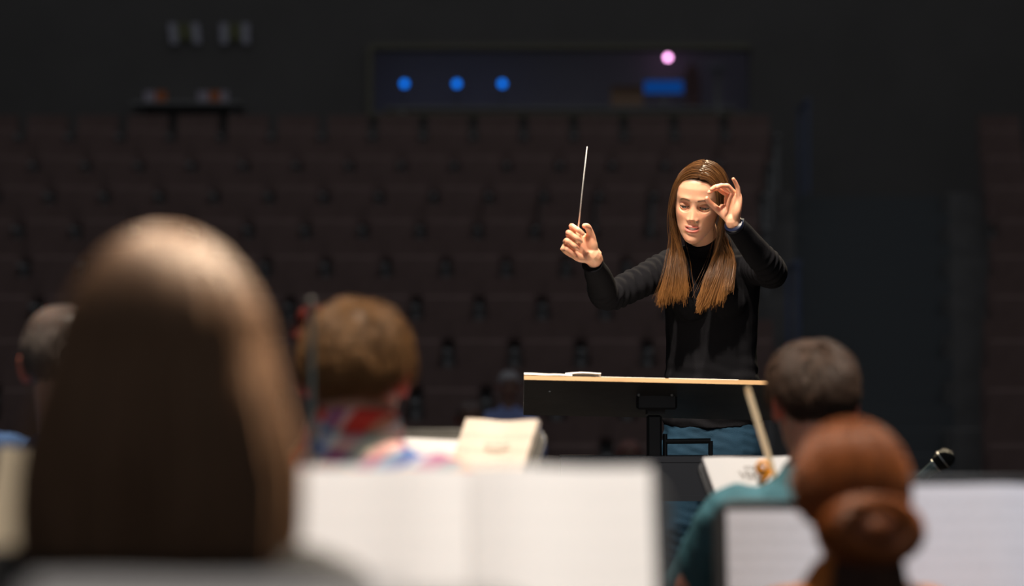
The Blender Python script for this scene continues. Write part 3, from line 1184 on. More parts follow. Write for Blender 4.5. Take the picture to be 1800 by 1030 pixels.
# pale boards on the wall at the upper left, leaflets below them
for i, (pa, pb, w) in enumerate(((304, 344, 'farther from'), (393, 431, 'nearer to'))):
    a, b = P(pa, 40, 26.9), P(pb, 76, 26.9)
    z0, z1 = b[2], a[2]
    T = thing('notice_board', f'olive board with two pale side strips high on the wall, {w} the booth', 'board', ((a[0] + b[0]) / 2, 26.97, z0), 0, 'boards on the rear wall')
    h, wd = z1 - z0, b[0] - a[0]
    obj('panel', box((0, 0, h * .6), (wd, .03, h * .8)), 'olive', T)
    for sx in (-1, 1):
        V, F = box((0, -.03, h / 2), (.085, .02, h))
        V[:, 0] += sx * wd / 2 - (V[:, 2] - h / 2) * (.12 if i == 0 else .03)
        obj('side_strip', (V, F), 'pale_card', T)
T = thing('wall_shelf', 'narrow dark shelf on the rear wall below the pale boards', 'shelf', (P(330, 182, 26.8)[0], 26.8, P(330, 184, 26.8)[2]))
obj('board', box((0, 0, 0), (1.2, .38, .03)), 'seat_dark', T)
for sx in (-.5, .5):
    obj('bracket', box((sx, .08, -.09), (.03, .2, .15)), 'seat_dark', T)
zsh = P(330, 184, 26.8)[2] + .015
for px, dx, nm in ((278, 0, 'left'), (372, 1, 'right')):
    c = P(px, 165, 26.75)
    T = thing('leaflet_stack', 'pale leaflets with an orange cover on the ' + ('outer' if dx == 0 else 'inner') + ' end of the wall shelf', 'leaflets', (c[0], 26.75, zsh), 0, 'leaflets on the shelf')
    h = .13
    obj('leaflet', box((-.09, 0, h / 2), (.13, .02, h)), 'lilac_card', T)
    obj('cover', box((.035, -.01, h * .55), (.12, .02, h * .9)), 'orange_card', T)
    if dx:
        obj('leaflet', box((.14, 0, h / 2), (.09, .02, h)), 'lilac_card', T)

# ---------------------------------------------------------------- listeners in the dark
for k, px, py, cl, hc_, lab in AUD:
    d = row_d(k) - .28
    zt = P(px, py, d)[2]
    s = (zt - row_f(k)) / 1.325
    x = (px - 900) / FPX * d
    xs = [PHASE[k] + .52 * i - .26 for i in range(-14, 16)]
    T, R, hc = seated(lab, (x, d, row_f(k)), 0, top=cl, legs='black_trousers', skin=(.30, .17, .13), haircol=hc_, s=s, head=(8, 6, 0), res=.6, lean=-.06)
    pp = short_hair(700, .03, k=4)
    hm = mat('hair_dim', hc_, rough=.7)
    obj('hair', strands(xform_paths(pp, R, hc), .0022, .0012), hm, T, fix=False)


# ================================================================== MUSIC STANDS AND SHEETS
def stand_frame(loc, rotz, zt, tilt):
    """local frame helpers for a stand: a across, b down the desk, n out of it"""
    st, ct = math.sin(tilt), math.cos(tilt)
    vdown = np.array([0, -st, -ct]); nrm = np.array([0, -ct, st])
    top = np.array([0, st * .17, zt])
    return lambda a, b, n=0.0: top + np.array([1.0, 0, 0]) * a + vdown * b + nrm * n


def rounded_rect(w, h, r, n=5):
    pts = []
    for cx, cy, a0 in ((w / 2 - r, r, -PI / 2), (w / 2 - r, h - r, 0), (-w / 2 + r, h - r, PI / 2), (-w / 2 + r, r, PI)):
        for i in range(n + 1):
            a = a0 + PI / 2 * i / n
            pts.append((cx + r * math.cos(a), cy + r * math.sin(a)))
    return pts


def music_stand(label, top, rotz, tilt=math.radians(22), w=.50, h=.34, material='metal_black', corner=.03):
    """top: world point of the desk's top edge centre"""
    T = thing('music_stand', label, 'music stand', (top[0], top[1], 0), rotz)
    fr = stand_frame(None, 0, top[2], tilt)
    off = fr(0, 0)[1]
    c, s_ = math.cos(rotz), math.sin(rotz)
    T.location = (top[0] + s_ * off, top[1] - c * off, 0)
    bpy.context.view_layer.update()
    rr = rounded_rect(w, h, corner)
    V = np.array([fr(a, b, -.002) for a, b in rr] + [fr(a, b, .002) for a, b in rr])
    n = len(rr)
    F = [tuple(range(n)), tuple(range(2 * n - 1, n - 1, -1))] + [(i, (i + 1) % n, n + (i + 1) % n, n + i) for i in range(n)]
    desk = obj('desk', (V, F), material, T)
    pth = [fr(a, b, .0) for a, b in rr] + [fr(*rr[0])]
    obj('rim', loft(pth, [.0042] * len(pth), (0, 1, .3), 6), material, desk, smooth=True)
    lv = [(-w / 2 + .01, h - .012, 0), (w / 2 - .01, h - .012, 0)]
    V = np.array([fr(a, b, n_) for a in (-w / 2 + .012, w / 2 - .012) for b, n_ in ((h - .022, .002), (h - .018, .06), (h - .015, .06), (h - .015, .002))])
    obj('ledge', (V, [(0, 1, 2, 3), (4, 7, 6, 5), (0, 4, 5, 1), (1, 5, 6, 2), (2, 6, 7, 3), (0, 3, 7, 4)]), material, T)
    hub = fr(0, h * .55, -.034)
    obj('bracket', merge([box(fr(0, h * .55, -.030), (.09, .022, .034), .005), rod(hub + [-.04, 0, 0], hub + [.04, 0, 0], .012)]), material, T)
    obj('pole', merge([rod((0, hub[1], .55), hub, .009), rod((0, hub[1], .12), (0, hub[1], .60), .0125), ring((0, hub[1], .59), (0, 0, 1), .013, .006, 16, 6)]), material, T)
    for i in range(3):
        a = PI / 2 + i * 2 * PI / 3
        e = np.array([math.cos(a) * .27, hub[1] + math.sin(a) * .27, .012])
        obj('leg', tube([(0, hub[1], .20), (math.cos(a) * .06, hub[1] + math.sin(a) * .06, .15), e], [.010, .009, .009], 10, (0, 0, 1), 8), material, T)
    return T, fr


def sheet(label, T, fr, a0, b0, w, h, rot=0.0, mats=('paper',), thick=.003, lift=.004, bulge=.010, cat='sheet music', n=12, name='sheet_music', sag=0.0):
    """open score: one slab per page with a soft curve; (a0, b0) top left in desk coordinates; top-level thing lying on the stand"""
    R = thing(name, label, cat, T.location, T.rotation_euler[2])
    pages = len(mats)
    pw = w / pages
    cr, sr = math.cos(rot), math.sin(rot)

    def at(u, v, t):
        return fr(a0 + u * cr - v * sr, b0 + u * sr + v * cr, t)
    for p in range(pages):
        V, UV, F = [], [], []
        nv = 8
        for j in range(nv + 1):
            for i in range(n + 1):
                u = pw * i / n
                gut = u if p == 1 else (pw - u) if pages == 2 else pw / 2
                z = lift + bulge * (math.exp(-((gut - .05) / .05) ** 2) if pages == 2 else 0) + .002 * math.sin(9 * u / w + 2 * p) + sag * math.sin(PI * i / n) * (1 - j / nv)
                V.append(at(p * pw + u, h * j / nv, z + thick)); UV.append((u, h * j / nv))
        m = len(V)
        for j in range(nv + 1):
            for i in range(n + 1):
                u = pw * i / n
                V.append(at(p * pw + u, h * j / nv, lift * .4)); UV.append((u, h * j / nv))
        W = n + 1
        for j in range(nv):
            for i in range(n):
                q = (j * W + i, j * W + i + 1, (j + 1) * W + i + 1, (j + 1) * W + i)
                F.append(q); F.append(tuple(m + x for x in reversed(q)))
        for j in range(nv):
            a, b = j * W, (j + 1) * W
            F.append((a, b, m + b, m + a)); F.append((a + n, m + a + n, m + b + n, b + n))
        for i in range(n):
            F.append((i, m + i, m + i + 1, i + 1))
            a = nv * W + i
            F.append((a, a + 1, m + a + 1, m + a))
        me = mk_mesh('page', np.array(V), F)
        uvl = me.uv_layers.new(name='UVMap')
        UV = np.array(UV)
        li = np.empty(len(me.loops), np.int32); me.loops.foreach_get('vertex_index', li)
        uvl.data.foreach_set('uv', UV[li].astype(np.float32).ravel())
        obj_me('page', me, mats[p], R, smooth=False)
    return R, at


def text_geo(txt, size):
    c = bpy.data.curves.new('t', 'FONT')
    c.body = txt
    c.size = size
    o = bpy.data.objects.new('t', c)
    COL.objects.link(o)
    dg = bpy.context.evaluated_depsgraph_get()
    me = bpy.data.meshes.new_from_object(o.evaluated_get(dg))
    V = np.array([v.co[:] for v in me.vertices]); F = [tuple(p.vertices) for p in me.polygons]
    bpy.data.objects.remove(o)
    return V, F


# big white double page in front of the near player
d = 2.85
top = P(828, 842, d)
T, fr = music_stand('black music stand behind the large white score in the foreground', top, math.radians(2), math.radians(20), h=.33, w=.46)
sheet('large white open score in the foreground, right of the fair-haired head', T, fr, -.212, -.012, .424, .31, 0, ('paper', 'paper'))

# sheet very near the lens along the bottom edge
top = P(380, 1068, 1.5)
T, fr = music_stand('black music stand nearest the camera at the bottom left edge', top, math.radians(-1), math.radians(24), w=.40)
sheet('pale score nearest the camera, its top edge along the bottom left', T, fr, -.115, -.012, .225, .30, 0, ('paper',), cat='sheet music')

# beige sheet at the left edge
top = P(130, 800, 3.55)
T, fr = music_stand('music stand holding a beige sheet at the left edge', top, math.radians(10), math.radians(18), w=.36, h=.32)
sheet('beige sheet standing at the far left edge under the blue sleeve', T, fr, -.105, -.012, .30, .33, math.radians(7), ('paper_beige',))

# stand of the player in plaid
d = 4.95
top = P(786, 757, d)
T, fr = music_stand('worn black music stand in front of the player in plaid', top, math.radians(-28), math.radians(33), w=.46, h=.36, material='metal_worn', corner=.03)
sheet('white loose sheet lying on the worn stand left of the cream booklet', T, fr, -.16, .022, .37, .27, math.radians(1), ('paper',))
R_, at_ = sheet('cream booklet leaning askew on the worn stand', T, fr, .046, -.020, .166, .25, math.radians(1), ('paper_cream',), lift=.010, thick=.006, sag=-.006, cat='booklet', name='booklet')
V, F = box((.166 * .55, .062, .0172), (.055, .004, .001))
obj('title_line', (np.array([at_(*p) for p in V]), F), 'ink_faint', R_)

# stand of the violinist in teal
d = 5.55
top = P(1330, 812, d)
T, fr = music_stand('black music stand in front of the violinist in teal', top, math.radians(27), math.radians(35), w=.32, h=.34)
R_, at_ = sheet('white booklet with a printed title by the orange scroll', T, fr, -.146, -.008, .28, .30, 0.0, ('paper_plain',), lift=.006, cat='booklet', name='booklet', bulge=0)
V, F = text_geo('VERDI', .030)
V[:, 0] += .078; V[:, 1] = .060 - V[:, 1]
obj('printed_title', (np.array([at_(x, y, .0118) for x, y, z in V]), F), 'ink_faint', R_)
V, F = box((.115, .028, .0116), (.035, .0022, .0005))
obj('title_line', (np.array([at_(*p) for p in V]), F), 'ink_faint', R_)

# stands on the right
d = 3.95
top = P(1440, 884, d)
T, fr = music_stand('black music stand in front of the copper-haired player', top, math.radians(-1), math.radians(16), w=.34, h=.34)
sheet('cool white score left of the copper-haired head', T, fr, -.152, .014, .30, .30, 0, ('paper_cool',))
d = 3.65
top = P(1770, 842, d)
T, fr = music_stand('tall black music stand at the right edge', top, math.radians(-4), math.radians(16), w=.44, h=.40)
sheet('cool white score on the tall stand at the right edge', T, fr, -.16, .012, .40, .31, 0, ('paper_cool', 'paper_cool'))


# ================================================================== CONDUCTOR'S DESK AND PODIUM
T = thing('podium', 'low dark podium under the woman conducting', 'podium', (.58, 7.73, 0))
obj('body', box((0, 0, .09), (1.1, 1.05, .18), .01), 'shelf_navy', T)
obj('carpet', box((0, 0, .19), (1.08, 1.03, .02)), 'carpet_dark', T)
for y_ in (-.53, .53):
    obj('edge_trim', box((0, y_, .19), (1.1, .012, .024)), 'ply', T)

dk = 6.75
A, B = P(921, 661, dk), P(1383, 671, dk)
cx = P(1150, 700, dk)[0]
T = thing('conductor_desk', 'wide black desk with a pale wood edge before the woman conducting', 'desk', (cx, 6.92, 0))
up = np.array([0, -.33, .098]); tl = np.linalg.norm(up); upn = up / tl
nrm = unit(np.cross((1, 0, 0), upn))
if nrm[2] < 0:
    nrm = -nrm
ex = unit(B - A)


def slab(a, b, w_dir, w, t_dir, t):
    V = []
    for p in (a, b):
        for q in (0, 1):
            for r in (0, 1):
                V.append(p + w_dir * w * q + t_dir * t * r)
    F = [(0, 1, 3, 2), (4, 6, 7, 5), (0, 4, 5, 1), (2, 3, 7, 6), (0, 2, 6, 4), (1, 5, 7, 3)]
    return np.array(V), F


obj('board', slab(A - nrm * .012, B - nrm * .012, -upn, tl, nrm, .010), 'desk_black', T, world=True)
obj('edge_strip', slab(A - nrm * .0125 + upn * .0005, B - nrm * .0125 + upn * .0005, upn, .006, nrm, .0125), 'ply', T, world=True)
obj('ledge', slab(A - up + nrm * -.002, B - up - nrm * .002, -upn, .012, nrm, .03), 'desk_black', T, world=True)
for px, py in ((947, 673), (966, 688)):
    c = P(px, py, dk + .03)
    obj('screw', ellipsoid(c, (.004, .002, .0025), 8, 5), 'steel', T, world=True)
bc = P(1154, 706, dk + .14)
br = obj('bracket', merge([box(bc, (.115, .05, .045), .006), box(bc + [0, .06, -.02], (.05, .10, .03))]), 'metal_black', T, world=True)
for px in (1123, 1181):
    obj('bolt', ellipsoid(P(px, 694, dk + .10), (.005, .004, .005), 10, 6), 'steel', br, world=True)
colx, coly = P(1150, 800, dk + .17)[0], dk + .17
obj('column', merge([box((colx, coly, .62), (.042, .05, .95), .006)]), 'metal_black', T, world=True)
obj('foot', merge([box((colx, coly, .02), (.62, .07, .04), .01), box((colx, coly + .02, .02), (.08, .50, .04), .01), box((colx, coly, .10), (.07, .09, .14), .01)]), 'metal_black', T, world=True)
s0, s1 = P(985, 801, coly), P(1330, 801, coly)
z1 = s0[2]; z0 = P(985, 878, coly)[2]
xm, wd = (s0[0] + s1[0]) / 2, s1[0] - s0[0]
sf = obj('shelf', merge([box((xm, coly, z1 - .008), (wd, .24, .016)), box((xm, coly, z0 + .008), (wd, .24, .016)), box((xm, coly - .112, (z0 + z1) / 2), (wd, .014, z1 - z0))]), 'shelf_navy', T, world=True)
for x in (s0[0] + .008, s1[0] - .008):
    obj('side_panel', box((x, coly + .004, (z0 + z1) / 2), (.014, .22, z1 - z0 - .03)), 'shelf_navy', sf, world=True)
ra, rb = P(1169, 776, coly), P(1249, 775, coly)
obj('handle', merge([rod(ra, rb, .008), rod((ra[0], coly, z1), ra + [0, 0, .022], .007), rod((rb[0], coly, z1), rb, .007)]), 'metal_black', sf, world=True)
# score on the desk, its top edge peeping over
Rr = thing('score', 'white score lying on the wide desk, its edge peeping over at left', 'sheet music', (cx, 6.9, 1.15))
for i, (xa, xb, lift, ov) in enumerate(((0.0, .135, .002, .006), (.115, .215, .006, .003))):
    V, F = [], []
    n = 10
    for j in range(n + 1):
        u = xa + (xb - xa) * j / n
        z = lift + (.005 * math.sin(j / n * PI) + .004 * (j / n) ** 4 if i else .0005 * math.sin(j * 1.1))
        for v_ in (ov, -.15, -.29):
            V.append(A + ex * u + upn * v_ + nrm * z)
            V.append(A + ex * u + upn * v_ + nrm * (z + .0030 + .0035 * (1 - u / .22)))
    for j in range(n):
        for q in range(2):
            a = j * 6 + q * 2
            F += [(a, a + 2, a + 8, a + 6), (a + 1, a + 7, a + 9, a + 3)]
        a = j * 6
        F += [(a, a + 6, a + 7, a + 1), (a + 4, a + 5, a + 11, a + 10)]
    e = n * 6
    for q in range(2):
        F += [(q * 2, q * 2 + 1, q * 2 + 3, q * 2 + 2), (e + q * 2, e + q * 2 + 2, e + q * 2 + 3, e + q * 2 + 1)]
    obj('page', (np.array(V), F), 'paper_plain', Rr, world=True)
for xa, xb in ((.20, .395), (.405, .60)):
    obj('page', slab(A + ex * xa - upn * .015 + nrm * .002, A + ex * xb - upn * .015 + nrm * .002, -upn, .29, nrm, .006), 'paper_plain', Rr, world=True)


# ================================================================== CHAIRS FOR THE PLAYERS
def orchestra_chair(label, x, y, rotz):
    T = thing('orchestra_chair', label, 'chair', (x, y, 0), rotz, 'players chairs')
    obj('seat', box((0, -.02, .42), (.44, .42, .045), .02), 'dark_cloth', T)
    V, F = box((0, .225, .70), (.42, .035, .26), .015)
    V[:, 1] += (V[:, 2] - .6) * .12
    obj('backrest', (V, F), 'dark_cloth', T)
    for sx in (-1, 1):
        obj('leg', rod((sx * .20, .19, 0), (sx * .20, .19, .42), .011, 8), 'metal_black', T)
        obj('leg', rod((sx * .20, -.20, 0), (sx * .20, -.20, .42), .011, 8), 'metal_black', T)
        obj('upright', rod((sx * .20, .20, .42), (sx * .20, .245, .80), .011, 8), 'metal_black', T)
    return T


# ================================================================== INSTRUMENTS
def fiddle(name, label, cat, bottom, scroll, face, size=1.0, wood='maple', endpin=0.0):
    """violin-family instrument from its bottom end to the eye of its scroll; face: direction the belly faces"""
    bottom, scroll = np.asarray(bottom, float), np.asarray(scroll, float)
    ax = unit(scroll - bottom)
    fn = np.asarray(face, float)
    fn = unit(fn - ax * (fn @ ax))
    sd = np.cross(ax, fn)
    T = thing(name, label, cat, bottom)
    L = np.linalg.norm(scroll - bottom)
    k = L / .575
    at = lambda x, y, z: bottom + (sd * x + ax * y + fn * z) * k
    half = spline([(0, 0), (.055, .004), (.098, .035), (.104, .075), (.092, .115), (.062, .150), (.056, .180), (.060, .212), (.083, .240), (.083, .285), (.064, .325), (.025, .352), (.0, .357)], 46)
    out = [(x, y) for x, y in half] + [(-x, y) for x, y in half[-2:0:-1]]
    n = len(out)
    V, F = [], []
    layers = [(-.018, .90), (-.0165, .99), (-.015, 1.0), (.015, 1.0), (.0165, .99), (.021, .75)]
    for z, s_ in layers:
        for x, y in out:
            V.append(at(x * s_, .178 + (y - .178) * (1 - (1 - s_) * .5), z))
    for i in range(len(layers) - 1):
        for j in range(n):
            j2 = (j + 1) % n
            F.append((i * n + j, i * n + j2, (i + 1) * n + j2, (i + 1) * n + j))
    V.append(at(0, .178, -.024)); V.append(at(0, .178, .028))
    a, b = len(V) - 2, len(V) - 1
    for j in range(n):
        j2 = (j + 1) % n
        F.append((a, j2, j)); F.append((b, (len(layers) - 1) * n + j, (len(layers) - 1) * n + j2))
    obj('body', (np.array(V), F), wood, T, smooth=True, world=True)
    obj('neck', loft([at(0, .345, .008), at(0, .40, .013), at(0, .485, .016)], [.012 * k, .011 * k, .0105 * k], sd, 12), wood, T, smooth=True, world=True)
    fb = np.array([at(x, y, z) for y, w_, z0, z1 in ((.235, .021, .036, .041), (.485, .012, .022, .027)) for x in (-w_, w_) for z in (z0, z1)])
    obj('fingerboard', (fb, [(0, 1, 3, 2), (4, 6, 7, 5), (0, 4, 5, 1), (2, 3, 7, 6), (0, 2, 6, 4), (1, 5, 7, 3)]), 'ebony', T, world=True)
    # pegbox and spiral scroll (the spiral lies in the axis / face plane)
    pts, rad = [at(0, .485, .014), at(0, .515, .010), at(0, .545, .004)], [(.0115 * k, .010 * k), (.0105 * k, .010 * k), (.0095 * k, .008 * k)]
    ctr = np.array([.575, .004])
    for i in range(22):
        t = i / 21
        a_ = -PI * .62 - 2 * PI * 1.45 * t
        r_ = .0215 * (1 - .80 * t)
        pts.append(at(0, ctr[0] + r_ * math.cos(a_ + PI * 1.0) * -1, ctr[1] + r_ * math.sin(a_)))
        rad.append(((.0085 + .0065 * t) * k, .0078 * k * (1 - .5 * t)))
    obj('scroll', loft(pts, rad, sd, 10, .5), wood, T, smooth=True, world=True)
    for i in range(4):
        s_ = 1 if i % 2 else -1
        y = .497 + .013 * i
        obj('peg', merge([loft([at(-s_ * .014, y, .010), at(s_ * .030, y, .010)], [.003 * k, .0042 * k], ax, 8), ellipsoid(at(s_ * .036, y, .010), (.008 * k, .008 * k, .008 * k), 10, 6)]), 'ebony', T, smooth=True, world=True)
    obj('tailpiece', (np.array([at(x, y, z) for y, w_ in ((.018, .012), (.118, .021)) for x in (-w_, w_) for z in (.029, .034)]),
                      [(0, 1, 3, 2), (4, 6, 7, 5), (0, 4, 5, 1), (2, 3, 7, 6), (0, 2, 6, 4), (1, 5, 7, 3)]), 'ebony', T, world=True)
    br = [at(x, .163, z) for x, z in ((-.020, .024), (-.018, .045), (0, .054), (.018, .048), (.020, .024))]
    V = np.array(br + [p + ax * .004 * k for p in br])
    obj('bridge', (V, [(0, 1, 2, 3, 4), (9, 8, 7, 6, 5)] + [(i, (i + 1) % 5, 5 + (i + 1) % 5, 5 + i) for i in range(5)]), 'ply', T, world=True)
    for i in range(4):
        x = -.0165 + .011 * i
        obj('string', loft([at(x, .118, .034), at(x, .165, .052), at(x * .5, .485, .029)], [.0005 * k] * 3, ax + .3, 5), 'string', T, world=True)
    if endpin:
        obj('endpin', rod(at(0, .004, 0), at(0, .004, 0) - ax * endpin, .005), 'steel', T, world=True)
    return T


def bow(label, tip, frog, hair_dir):
    tip, frog = np.asarray(tip, float), np.asarray(frog, float)
    ax = unit(tip - frog)
    h = np.asarray(hair_dir, float)
    h = unit(h - ax * (h @ ax))
    sd = np.cross(ax, h)
    L = np.linalg.norm(tip - frog)
    T = thing('bow', label, 'bow', frog)
    obj('stick', tube([frog - h * .010, frog + ax * L * .5 - h * .002, tip - h * .010], [.0043, .0038, .0030], 20, sd, 8), 'bow_stick', T, smooth=True, world=True)
    V = np.array([p + sd * s_ * .0065 + h * q for p in (frog + ax * .02, tip - ax * .006) for s_ in (-1, 1) for q in (.010, .0115)])
    obj('hair', (V, [(0, 1, 3, 2), (4, 6, 7, 5), (0, 4, 5, 1), (2, 3, 7, 6), (0, 2, 6, 4), (1, 5, 7, 3)]), 'bow_hair', T, world=True)
    V = np.array([p + sd * s_ * .006 + h * q for p, q0, q1 in ((frog, -.012, .013), (frog + ax * .045, -.010, .011)) for s_ in (-1, 1) for q in (q0, q1)])
    obj('frog', (V, [(0, 1, 3, 2), (4, 6, 7, 5), (0, 4, 5, 1), (2, 3, 7, 6), (0, 2, 6, 4), (1, 5, 7, 3)]), 'ebony', T, world=True)
    V = np.array([p + sd * s_ * .0055 + h * q for p, q0, q1 in ((tip - ax * .02, -.012, .010), (tip, -.008, .014)) for s_ in (-1, 1) for q in (q0, q1)])
    obj('tip', (V, [(0, 1, 3, 2), (4, 6, 7, 5), (0, 4, 5, 1), (2, 3, 7, 6), (0, 2, 6, 4), (1, 5, 7, 3)]), 'bow_hair', T, world=True)
    return T


fiddle('cello', 'dark red cello whose scroll rises left of the plaid player', 'cello', P(612, 1080, 4.62) * np.array([1, 1, 0]) + np.array([0, 0, .26]), P(541, 566, 4.56), (.85, .5, .1), wood='red_varnish', endpin=.26)
fiddle('violin', 'orange violin upright on the teal player knee, scroll by his neck', 'violin', P(1352, 1000, 4.9) * np.array([1, 1, 0]) + np.array([0, 0, .55]), P(1345, 821, 4.95), (-1, .25, .1), wood='maple')
tipp, mid = P(1314, 682, 5.06), P(1352, 806, 5.02)
dirb = unit(mid - tipp)
bow('violin bow with pale hair slanting up beside the teal player ear', tipp, tipp + dirb * .70, (-.15, -1, 0.1))

# ================================================================== MICROPHONES
T = thing('microphone_pole', 'slim steel microphone pole standing before the plaid player head', 'pole', (P(556, 700, 3.78)[0], 3.78, 0))
pt = P(547, 536, 3.78)
obj('pole', rod((P(566, 860, 3.78)[0], 3.78, .05), pt, .0050, 10), 'mic_body', T, world=True)
obj('tip', ellipsoid(pt, (.009, .009, .012), 14, 8), 'metal_worn', T, smooth=True, world=True)
for i in range(3):
    a = PI / 6 + i * 2 * PI / 3
    bx = P(566, 860, 3.78)[0]
    obj('leg', rod((bx, 3.78, .10), (bx + math.cos(a) * .2, 3.78 + math.sin(a) * .2, .008), .007, 8), 'metal_black', T, world=True)

dm = 6.15
g0, g1 = P(1603, 851, dm + .02), P(1659, 807, dm)
axm = unit(g1 - g0)
T = thing('microphone', 'grey-green microphone with a black grille tilting up at right', 'microphone', g0)
obj('body', loft([g0 - axm * .09, g0 - axm * .02, g0 + axm * .045, g1 - axm * .034, g1 - axm * .026], [.0095, .0105, .0125, .0148, .0165], (0, 0, 1), 20, 0), 'mic_body', T, smooth=True, world=True)
obj('collar_ring', ring(g1 - axm * .026, axm, .0165, .0022, 24, 8), 'steel', T, smooth=True, world=True)
gr = obj('grille', loft([g1 - axm * .026, g1 - axm * .012, g1 + axm * .002, g1 + axm * .014, g1 + axm * .023, g1 + axm * .0275], [.0175, .0225, .0250, .0235, .0165, .0070], (0, 0, 1), 24, .2), 'mic_grille', T, smooth=True, world=True)
obj('grille_band', ring(g1 - axm * .002, axm, .0250, .0016, 28, 6), 'steel', gr, smooth=True, world=True)
ms = g0 - axm * .02
T = thing('microphone_stand', 'black microphone stand carrying the grey-green microphone', 'mic stand', (ms[0], ms[1], 0))
obj('clip', loft([ms - axm * .03, ms + axm * .02], [.015, .016], (0, 0, 1), 16, 0), 'metal_black', T, world=True)
obj('pole', merge([rod((ms[0], ms[1], .06), ms - np.array([0, 0, .012]), .010)]), 'metal_black', T, world=True)
for i in range(3):
    a = i * 2 * PI / 3
    obj('leg', rod((ms[0], ms[1], .16), (ms[0] + math.cos(a) * .28, ms[1] + math.sin(a) * .28, .01), .009, 8), 'metal_black', T, world=True)

# ================================================================== PLAYERS
# plaid
hp = P(626, 622, 4.0)
orchestra_chair('player chair under the man in plaid', hp[0], 4.02, PI - .1)
T, R, hc = seated('man with ginger-brown hair in a plaid shirt, seen from behind', (hp[0], 4.0, 0), PI - .12, top='plaid', skin=(.62, .34, .24),
                  haircol=(.09, .05, .025), s=1.03, head=(-4, 3, 0), collar='plaid', head_off=(0, 0, -.060))
pp = short_hair(7500, .044, lift=.24, k=5, back_low=-.048, side_low=.012, whorl=(0, .02), top_boost=1.1)
obj('hair', strands(xform_paths(pp * 1.02, R, hc), .0010, .0005), 'hair_p', T, fix=False)
# teal
hp = P(1430, 688, 4.7)
orchestra_chair('player chair under the man in teal', hp[0], 4.72, PI + .05)
T, R, hc = seated('man with short dark hair in a teal top, seen from behind', (hp[0], 4.7, 0), PI + .10, top='teal', skin=(.66, .34, .24),
                  haircol=(.03, .018, .012), s=.96, head=(4, 6, 0), shoulder=.19, elbows={1: (.29, -.12, .70), -1: (-.26, -.12, .70)},
                  wrists={1: (.12, -.30, .78), -1: (-.05, -.34, .70)}, head_off=(0, 0, -.026))
pp = short_hair(7500, .030, lift=.65, k=4, back_low=-.05, side_low=.010, whorl=(.01, .04), top_boost=1.4)
obj('hair', strands(xform_paths(pp * 1.03, R, hc), .0010, .0005), 'hair_d', T, fix=False)
# grey-haired man at the left edge
hp = P(116, 640, 4.55)
orchestra_chair('player chair under the balding man in blue', hp[0], 4.57, PI - .1)
T, R, hc = seated('balding grey-haired man in a blue shirt at the left edge, half hidden', (hp[0], 4.55, 0), PI - .25, top='blue_shirt', skin=(.62, .36, .27),
                  haircol=(.14, .10, .085), s=1.0, head=(0, 4, 0), elbows={1: (.37, -.04, 1.06), -1: (-.24, -.1, .70)}, wrists={1: (.20, -.30, 1.02), -1: (-.06, -.30, .80)},
                  mask=dict(front=.12, side=.012, back=-.055), head_off=(0, 0, .0))
pp = short_hair(3600, .02, lift=.5, k=4, front_low=.2, side_low=.0)
pp = pp[pp[:, 0, 2] < .085]
obj('hair', strands(xform_paths(pp, R, hc), .0010, .0005), 'hair_g', T, fix=False)
fiddle('viola', 'viola at the shoulder of the balding man in blue', 'viola', to_world(T, (.02, -.16, 1.03)), to_world(T, (.10, -.74, 1.00)), (0, 0, 1), wood='red_varnish')

# copper hair with a low twisted bun
hp = P(1497, 812, 3.42)
orchestra_chair('player chair under the copper-haired woman', hp[0], 3.46, PI)
T, R, hc = seated('woman with copper hair in a twisted bun, seen from behind', (hp[0], 3.42, 0), PI + .05, top='rust', skin=(.62, .36, .26),
                  haircol=(.10, .026, .009), s=.855, head=(3, 8, 0), shoulder=.145, mask=dict(front=.055, side=-.02, back=-.09), head_off=(0, 0, -.040))
n = 4200
az = RNG.uniform(-180, 180, n)
lat = np.degrees(np.arcsin(RNG.uniform(-.35, 1, n)))
ok = ~((np.abs(az) < 58) & (lat < 42)) & ~((np.abs(az) < 85) & (lat < -2))
az, lat = az[ok], lat[ok]
rv = (.094, .112, .110)
root = cranium(lat, az, rv)
bun = np.array([-.004, .098, -.066])
t = np.linspace(0, 1, 9)[None, :, None]
tgt = bun + np.stack([np.sin(np.radians(az)) * .05, np.full(len(az), -.012), RNG.uniform(-.02, .03, len(az))], 1)
pth = root[:, None] * (1 - t) + tgt[:, None] * t
q = (pth - np.array([0, .003, .016])) / np.array(rv)
nrmq = np.linalg.norm(q, axis=2, keepdims=True)
pth = np.where(nrmq < 1.0, np.array([0, .003, .016]) + q / nrmq * np.array(rv), pth) + RNG.normal(size=(len(az), 1, 3)) * .0022
# the twisted rolls of the bun: strands wound round a sagging coil, flatter above, heavier to the left
m = 1500
ph0 = RNG.uniform(0, 2 * PI, m); rr = np.sqrt(RNG.uniform(.1, 1, m)); ps0 = RNG.uniform(0, 2 * PI, m)
t2 = np.linspace(0, 1, 12)[None, :]
ph = ph0[:, None] + t2 * 2.6
ps = ps0[:, None] + t2 * 2.2
rs = .026 * rr[:, None]
bx = np.cos(ph) * (.052 + rs * np.cos(ps)) * 1.15
bz = np.sin(ph) * (.034 + rs * np.cos(ps)) * 1.0
by = rs * np.sin(ps) * 1.15 + .006 * np.cos(ph)
coil = np.stack([bx, by + .012, bz], -1) + bun
m2 = 500
ph = RNG.uniform(0, 2 * PI, m2)[:, None] + t2 * 3.2
rr = (RNG.uniform(.15, 1, m2)[:, None]) * .040
knob = ellipsoid(bun + np.array([0, .014, 0]), (.050, .034, .040), 20, 12)
coil2 = np.stack([np.cos(ph) * rr, .030 + 0 * ph + .022 * (1 - rr / .040), np.sin(ph) * rr], -1) + bun
obj('hair', strands(xform_paths(pth, R, hc), .0011, .0009), 'hair_r', T, fix=False)
